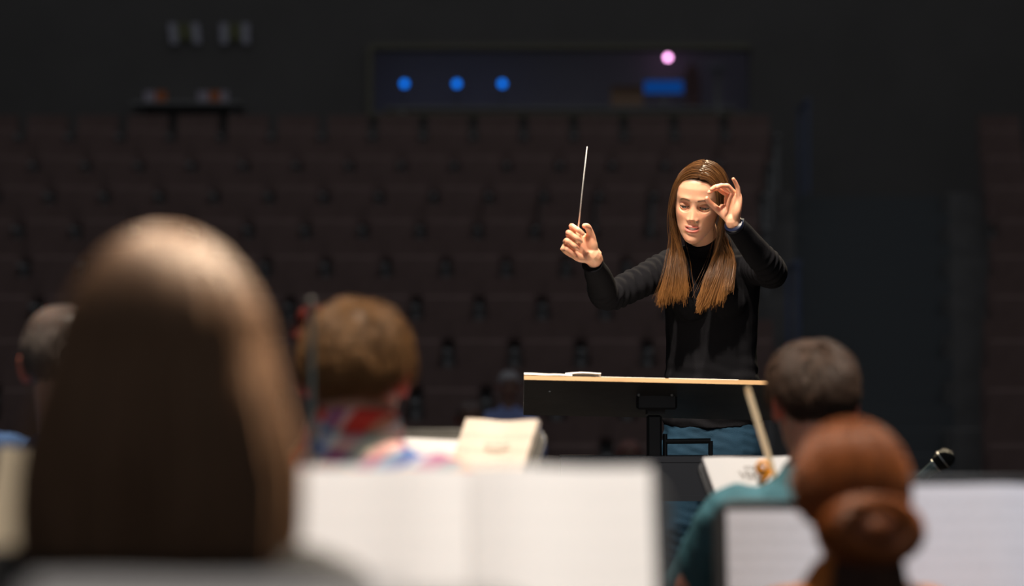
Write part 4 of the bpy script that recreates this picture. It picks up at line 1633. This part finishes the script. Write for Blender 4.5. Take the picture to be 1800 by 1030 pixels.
n_ = 1700                                        # added dark strands standing in for dark clothing below the bun
pa, pr = RNG.uniform(0, 2 * PI, n_), np.sqrt(RNG.uniform(0, 1, n_))
tl_ = []
for f_, wx, wy, yy in ((0, .050, .022, .100), (.3, .062, .026, .096), (.6, .066, .026, .092), (1.0, .055, .020, .090)):
    tl_.append(np.stack([np.cos(pa) * pr * wx, yy + np.sin(pa) * pr * wy, -.085 - .20 * f_ * RNG.uniform(.85, 1.1, n_)], 1))
obj('dark_nape_fill', strands(xform_paths(np.stack([spline(p, 9) for p in np.stack(tl_, 1)]), R, hc), .0013, .0009), mat('added_dark_strands', (.05, .018, .009), rough=.6, island=.4), T, fix=False)
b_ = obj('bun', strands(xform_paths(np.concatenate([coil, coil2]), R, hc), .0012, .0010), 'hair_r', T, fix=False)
obj('bun_core', xf(knob, np.vstack([np.hstack([R, hc[:, None]]), [0, 0, 0, 1]])), mat('copper_core', (.14, .035, .008), rough=.7), b_, smooth=True)  # solid core in a darker copper than the strands

# fair-haired woman nearest the camera
hp = P(287, 612, 2.32)
orchestra_chair('player chair under the fair-haired woman in front', hp[0], 2.36, PI)
T, R, hc = seated('fair-haired woman in a dark top nearest the camera, seen from behind', (hp[0], 2.32, 0), PI - .05, top='navy', skin=(.62, .36, .26),
                  haircol=(.10, .055, .03), s=.975, head=(-3, 2, 0), shoulder=.175, mask=dict(front=.055, side=-.02, back=-.09))
n = 5200
az = RNG.uniform(52, 308, n)
top_l = RNG.uniform(20, 88, n)
LV = []
rv = np.array([.088, .108, .104])
rand = RNG.uniform(.93, 1.04, n)
for f_, mx_ in ((1.0, 1.0), (.75, 1.02), (.45, 1.06), (.2, 1.13), (0.0, 1.2)):
    la = top_l * f_ + (1 - f_) * (-8)
    LV.append(cranium(la, az, (1, 1, 1), (0, 0, 0)) * rv * np.array([mx_, 1, 1]) * rand[:, None] + np.array([0, .003, .016]))
eq = LV[-1]
ln = RNG.uniform(.165, .205, n)
wob = np.stack([fnoise(eq, 55, 21), fnoise(eq, 55, 22)], 1) * .008
for f_, fx, fy in ((.25, 1.11, 1.03), (.5, 1.23, 1.04), (.75, 1.30, 1.00), (1.0, 1.26, .95)):
    LV.append(np.stack([eq[:, 0] * fx + wob[:, 0] * f_, eq[:, 1] * fy + wob[:, 1] * f_ + .012 * f_, eq[:, 2] - ln * f_], 1))
pp = np.stack(LV, 1)
pp = np.stack([spline(p, 14) for p in pp])
obj('hair', strands(xform_paths(pp, R, hc), .0011, .0007), 'hair_f', T, fix=False)
hv = []
nA, nB = 40, 12
aa = np.linspace(56, 304, nA)
V, F = [], []
for j in range(nB + 1):
    if j <= 6:
        p = cranium(85 - 92 * j / 6, aa, (.083, .103, .099), (0, .003, .016))
    else:
        f_ = (j - 6) / (nB - 6)
        e0 = cranium(-7, aa, (.083, .103, .099), (0, .003, .016))
        p = e0 * np.array([1 + .42 * math.sin(f_ * 1.7), 1.0, 1]) + np.array([0, .004 * f_, -.16 * f_])
    V.append(p)
V = np.vstack(V)
V = np.vstack([V, (V - np.array([0, 0, 0])) * np.array([.95, .95, .99])])
o_ = nA * (nB + 1)
for j in range(nB):
    for i in range(nA - 1):
        a = j * nA + i
        F += [(a, a + 1, a + nA + 1, a + nA), (o_ + a, o_ + a + nA, o_ + a + nA + 1, o_ + a + 1)]
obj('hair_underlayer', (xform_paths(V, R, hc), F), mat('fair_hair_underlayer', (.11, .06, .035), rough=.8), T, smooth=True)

# ================================================================== THE CONDUCTOR
HY, HP_, HR = math.radians(-12), math.radians(19), math.radians(7)
R = head_matrix(HY, HP_, HR)
hc = P(1219.5, 365, 7.16) - R @ np.array([0, -.085, -.001])
T = thing('person', 'woman conducting in a black turtleneck with long brown hair', 'person', (.60, 7.43, .20))
SK = (.80, .435, .285)
side = np.array([.97, -.24, 0])
tp = [(1254, 742, 7.44), (1252, 700, 7.43), (1251, 630, 7.43), (1251, 560, 7.42), (1251, 500, 7.41), (1251, 468, 7.40), (1249, 448, 7.395), (1246, 435, 7.385), (1240, 424, 7.36), (1234, 412, 7.335)]
trr = [(.157, .118), (.150, .108), (.141, .100), (.143, .107), (.150, .112), (.152, .100), (.118, .080), (.074, .066), (.059, .059), (.057, .058)]
Sr, Er, Wr = P(1192, 466, 7.37), P(1068, 520, 7.20), P(1042, 464, 6.98)
Sl, El, Wl = P(1316, 468, 7.38), P(1358, 478, 7.12), P(1293, 398, 6.95)
gs = [tube([P(*p) for p in tp], trr, 44, side, 32, .1, 2.2)]
for (S, E, W, sx) in ((Sr, Er, Wr, -1), (Sl, El, Wl, 1)):
    gs.append(tube([S + np.array([-sx * .07, .01, -.005]), S, S * .5 + E * .5, E, E * .45 + W * .55, W + (W - E) * .02],
                   [.058, .057, .049, .0445, .040, .0305], 34, (0, .3, 1), 20, .1))
for px in (1214, 1280):
    gs.append(ellipsoid(P(px, 530, 7.335), (.060, .060, .062), 18, 12))
V, F, N = remesh(gs, .0042, 6)


def seg(V, A, B):
    d_ = B - A
    t_ = ((V - A) @ d_) / (d_ @ d_)
    r_ = np.linalg.norm(V - (A + np.clip(t_, 0, 1)[:, None] * d_), axis=1)
    return t_, r_


disp = fnoise(V, 30, 4) * .0020
for (S, E, W) in ((Sr, Er, Wr), (Sl, El, Wl)):
    t_, r_ = seg(V, S, E)
    near = sstep(.085, .055, r_) * sstep(-.25, .0, t_) * sstep(1.1, .95, t_)
    disp += near * .0032 * np.sin(t_ * 62 + 3.0 * fnoise(V, 22, 8)) * (.55 + .45 * fnoise(V, 40, 9))
    t_, r_ = seg(V, E, W)
    near = sstep(.075, .05, r_) * sstep(-.1, .05, t_) * sstep(.5, .25, t_)
    disp += near * .0022 * np.sin(t_ * 60 + 3 * fnoise(V, 22, 10))
low = sstep(1.30, 1.18, V[:, 2])
disp += low * .0024 * np.sin(V[:, 2] * 150 + 30 * V[:, 0] + 3 * fnoise(V, 12, 12))
V = V + N * disp[:, None]
sw = obj('turtleneck_sweater', (V, F), 'knit_black', T, smooth=True, world=True, fix=False)
# rolled neck fold and cuffs
nkc, nkd = P(1237, 418, 7.348), unit(P(1234, 412, 7.335) - P(1240, 424, 7.36))
obj('neck_fold', ring(nkc, nkd, .0555, .006, 40, 10), 'knit_black', sw, smooth=True, world=True)
for E, W in ((Er, Wr), (El, Wl)):
    obj('cuff', ring(W + unit(W - E) * .004, W - E, .0275, .0042, 32, 8), 'knit_black', sw, smooth=True, world=True)
# jeans
hipc = P(1254, 770, 7.44)
gl = [tube([P(1254, 716, 7.44), P(1254, 750, 7.44), P(1254, 790, 7.44), P(1254, 815, 7.44)], [(.146, .108), (.152, .112), (.157, .116), (.15, .11)], 16, side, 28, .2, 2.3)]
for px, ax_, kx in ((1206, .50, -.02), (1300, .74, .02)):
    hpt = P(px, 800, 7.43)
    kn = np.array([(hpt[0] + ax_) / 2 + kx * .3, 7.42, .68])
    an = np.array([ax_, 7.46, .29])
    gl.append(tube([hpt + np.array([0, 0, .04]), hpt, (hpt + kn) / 2, kn, (kn + an) / 2, an], [.082, .084, .076, .060, .055, .047], 34, (1, 0, 0), 18))
V, F, N = remesh(gl, .006, 4)
V = V + N * (fnoise(V, 45, 14) * .0025 + sstep(.93, 1.05, V[:, 2]) * .0008 * np.sin(V[:, 2] * 190 + 40 * np.abs(V[:, 0] - .61) + 3 * fnoise(V, 30, 17)))[:, None]
jn = obj('jeans', (V, F), 'denim', T, smooth=True, world=True, fix=False)
for ax_ in (.50, .74):
    obj('shoe', remesh([tube([(ax_, 7.50, .24), (ax_, 7.45, .25), (ax_ - .01, 7.35, .238), (ax_ - .02, 7.26, .226)], [(.034, .034), (.038, .046), (.042, .034), (.030, .022)], 14, (1, 0, 0), 14, .5, 2.6)], .006, 2)[:2],
        'leather', T, smooth=True, world=True, fix=False)

# body: head, neck, trunk, arms, hands
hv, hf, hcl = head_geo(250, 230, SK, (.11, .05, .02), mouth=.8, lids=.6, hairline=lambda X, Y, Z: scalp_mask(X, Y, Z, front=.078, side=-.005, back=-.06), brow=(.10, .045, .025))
parts, cols = [(hv @ R.T + hc, hf)], [hcl]
for sx in (-1, 1):
    ev, ef = ear_geo(sx)
    ev = ev * np.array([.90, 1, .95])
    parts.append((ev @ R.T + hc, ef)); cols.append(np.tile(np.array(SK) * [1, .8, .78], (len(ev), 1)))
nk1, nk2 = hc + R @ np.array([0, .015, -.055]), hc + R @ np.array([0, .02, .0])
core = [tube([P(1254, 800, 7.44), P(1251, 600, 7.43), P(1251, 480, 7.41), P(1246, 440, 7.39), P(1238, 420, 7.35), nk1, nk2], [(.12, .08), (.11, .07), (.12, .07), (.055, .05), (.048, .048), (.046, .048), (.04, .045)], 30, side, 20)]
for S, E, W in ((Sr, Er, Wr), (Sl, El, Wl)):
    core.append(tube([S, S * .5 + E * .5, E, W], [.042, .038, .034, .024], 20, (0, .3, 1), 12))
V, F, N = remesh(core, .006, 2)
parts.append((V, F)); cols.append(np.tile(np.array(SK), (len(V), 1)))
# baton hand
hs = 1.04
dr_, nr_ = np.array([-.78, -.25, .57]), np.array([.22, -.97, -.10])
hmR = hand_matrix(P(1042, 451, 6.965), dr_, nr_, False)
flexR = [(58, 78, 40), (70, 84, 46), (76, 88, 50), (80, 88, 50)]
thR = [(.016, .012, -.006), (.036, .034, -.014), (.049, .056, -.023), (.053, .070, -.032), (.048, .082, -.041)]
hpR, tipR = hand_parts(flexR, thR, spread=(.03, 0, -.03, -.06), fore=.012)
hpR.append(tube([np.linalg.inv(hmR)[:3, :3] @ (Wr - (Wr - Er) * .25 - hmR[:3, 3]) / hs, (0, -.004, 0), (0, .02, 0)], [.021, .0235, .02], 12, (1, 0, 0), 16))
hpR = [((g[0] * hs) @ hmR[:3, :3].T + hmR[:3, 3], g[1]) for g in hpR]
# open hand raised before the face
dl_, nl_ = np.array([-.02, -.10, 1.0]), np.array([-.80, -.58, .05])
hmL = hand_matrix(P(1289, 391, 6.945), dl_, nl_, True)
hl = .93
flexL = [(60, 40, 20), (58, 38, 18), (50, 36, 18), (14, 18, 10)]
thL = [(.014, .012, -.008), (.030, .032, -.024), (.038, .050, -.044), (.040, .064, -.062), (.038, .078, -.076)]
hpL, tipL = hand_parts(flexL, thL, spread=(.05, .0, -.05, -.10), fore=.012)
hpL.append(tube([np.linalg.inv(hmL)[:3, :3] @ (Wl - (Wl - El) * .25 - hmL[:3, 3]) / hl, (0, -.004, 0), (0, .02, 0)], [.021, .0225, .02], 12, (1, 0, 0), 16))
hpL = [((g[0] * hl) @ hmL[:3, :3].T + hmL[:3, 3], g[1]) for g in hpL]
for hp_, hm_, left in ((hpR, hmR, False), (hpL, hmL, True)):
    V, F, N = remesh(hp_, .0014, 12)
    loc = (V - hm_[:3, 3]) @ np.linalg.inv(hm_[:3, :3]).T / hs
    c_ = np.tile(np.array(SK), (len(V), 1))
    tipm = sstep(.10, .135, np.linalg.norm(loc, axis=1))[:, None]
    c_ = c_ * (1 - .45 * tipm) + np.array(SK) * np.array([1.03, .74, .70]) * .45 * tipm
    pm = (sstep(-.006, -.016, loc[:, 2]) * sstep(.02, .04, loc[:, 1]))[:, None]
    c_ = c_ * (1 - .3 * pm) + np.array(SK) * np.array([1.0, .74, .70]) * .3 * pm
    parts.append((V, F)); cols.append(c_)
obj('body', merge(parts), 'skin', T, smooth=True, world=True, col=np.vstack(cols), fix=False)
hw = lambda p: np.asarray(p) @ R.T + hc
for sx in (-1, 1):
    V, F = ellipsoid((0, 0, 0), (.0122, .0122, .0122), 28, 18)
    gz = unit(np.array([.05, -1, -.30]))
    ca = (V / .0122) @ gz
    cc = np.tile(np.array([.32, .29, .28]), (len(V), 1))
    cc[ca > .82] = (.07, .05, .04)
    cc[ca > .965] = (.008, .008, .008)
    obj('eye', (hw(V + np.array([sx * .030, -.0680, -.001])), F), 'eye', T, smooth=True, world=True, col=cc)
V, F = [], []
for i in range(13):
    a = -1 + 2 * i / 12
    for z in (-.0605, -.0672 + .0008 * (i % 2)):
        for dy in (0, .002):
            V.append((a * .0135, -.0938 + .009 * a * a + dy, z))
for i in range(12):
    a = i * 4
    F += [(a, a + 4, a + 6, a + 2), (a + 1, a + 3, a + 7, a + 5), (a, a + 1, a + 5, a + 4), (a + 2, a + 6, a + 7, a + 3)]
obj('teeth', (hw(np.array(V)), F), 'teeth', T, world=True)
obj('nose_ring', (hw(ring((.0150, -.1000, -.0405), (.5, .5, .1), .0030, .0006, 16, 6)[0]), ring((0, 0, 0), (0, 0, 1), .0042, .0008, 16, 6)[1]), 'metal_black', T, world=True)
# wrist strap
dW = unit(Wl - El)
wc = Wl + dW * .006
st = obj('wrist_strap', loft([wc - dW * .009, wc - dW * .007, wc + dW * .007, wc + dW * .009], [(.0285, .0245), (.0305, .0265), (.0305, .0265), (.0285, .0245)], hmL[:3, 0], 32, 0), 'strap', T, smooth=True, world=True)
obj('strap_edge', ring(wc - dW * .0035, dW, .0285, .0011, 40, 6), 'steel', st, smooth=True, world=True)
obj('buckle', box(wc + np.array([.022, -.012, .012]), (.010, .008, .012), .002), 'steel', st, world=True)

# hair: parted, combed down both sides of the face and forward over the chest
HL = []
x0 = .010
for sg in (-1, 1):
    for cl in range(95):
        s_ = RNG.uniform(0, 1) ** 1.15
        v_ = np.clip(RNG.beta(1.1, 1.1), 0, 1)
        lay = RNG.uniform(0, 1)
        y0 = -.078 + .135 * s_
        ye = -.058 + .115 * s_
        P_ = []
        for al in (4, 24, 48, 72, 92):
            f_ = (al / 92) ** .85
            y = y0 * (1 - f_) + ye * f_
            e = math.sqrt(max(.03, 1 - ((y - .003) / .110) ** 2))
            rx, rz = (.0805 if sg > 0 else .0765) * e ** .8, .1035 * e ** .75
            xx = sg * rx * math.sin(math.radians(al)) + x0 * (1 - f_)
            P_.append((xx, y, .012 + rz * math.cos(math.radians(al))))
        P_.append((sg * ((.0785 if sg > 0 else .0715) + .004 * lay), -.052 + .085 * s_, -.035))
        P_.append((sg * ((.0715 if sg > 0 else .058) + .010 * lay), -.046 + .060 * s_, -.085))
        W_ = [R @ np.array(p) + hc for p in P_]
        dd = 7.245 - .02 * lay
        if sg < 0:
            ye_ = 527 - 20 * v_ * RNG.uniform(.3, 1) + RNG.normal() * 5
            pix = [(1177 + 26 * v_, 452, dd + .02), (1169 + 38 * v_, 490, dd), (1159 + 50 * v_, ye_, dd - .005)]
        else:
            xe_ = np.interp(v_, [0, .3, .75, 1], [1284, 1268, 1228, 1236])
            ye_ = np.interp(v_, [0, .3, .75, 1], [503, 522, 541, 514]) + RNG.normal() * 4
            pix = [(1290 - 36 * v_, 452, dd + .02), (1288 - 48 * v_, 490, dd), (xe_, ye_, dd - .01)]
        W_ += [P(*p) for p in pix]
        HL.append(spline(np.array(W_), 22))
HL = np.array(HL)
per = 38
out = []
tt = np.linspace(0, 1, 22)[None, :, None]
for h_ in HL:
    off = RNG.normal(size=(per, 1, 3)) * np.array([.0030, .0042, .0030])
    off2 = RNG.normal(size=(per, 1, 3)) * np.array([.0045, .003, .006])
    sp_ = h_[None] + off * (1 - .55 * tt) + off2 * tt ** 4
    out.append(sp_)
out = np.concatenate(out)
# keep strands outside the skull
loc = (out - hc) @ R
q = (loc - np.array([0, .003, .012])) / np.array([.0745, .0985, .1010])
nq = np.linalg.norm(q, axis=2, keepdims=True)
loc = np.where((nq < 1) & (loc[..., 2:3] > -.02), np.array([0, .003, .012]) + q / np.maximum(nq, .3) * np.array([.0745, .0985, .1010]), loc)
out = loc @ R.T + hc
# flyaways
fly = HL[RNG.integers(0, len(HL), 46)] + RNG.normal(size=(46, 1, 3)) * .004
fly = fly + RNG.normal(size=(46, 1, 3)) * np.array([.022, .006, .010]) * tt ** 2
V1, F1 = strands(out, .00052, .00034)
hn, hk = out.shape[0], out.shape[1]
tipc = np.repeat(np.tile(sstep(.84, 1.0, np.linspace(0, 1, hk)), hn) , 3)
V2, F2 = strands(fly, .00045, .0003)
tipc = np.concatenate([tipc, np.full(len(V2), .5)])
obj('hair', (np.vstack([V1, V2]), np.vstack([F1, F2 + len(V1)])), 'hair_c', T, world=True, fix=False, col=np.repeat(tipc[:, None], 3, 1))

# baton
b0, b1 = P(1032, 258, 6.82), P(1017.5, 392, 6.915)
bd = unit(b1 - b0)
T = thing('baton', 'thin white baton pointing up from the raised right hand', 'baton', b1)
obj('shaft', loft([b0, b0 * .5 + b1 * .5, b1 + bd * .02], [.0015, .0018, .0022], (1, 0, 0), 8), 'baton', T, smooth=True, world=True)
obj('handle', tube([b1 + bd * .012, b1 + bd * .022, b1 + bd * .038, b1 + bd * .055, b1 + bd * .062], [.003, .0055, .0095, .0085, .004], 14, (1, 0, 0), 14), 'cork', T, smooth=True, world=True)
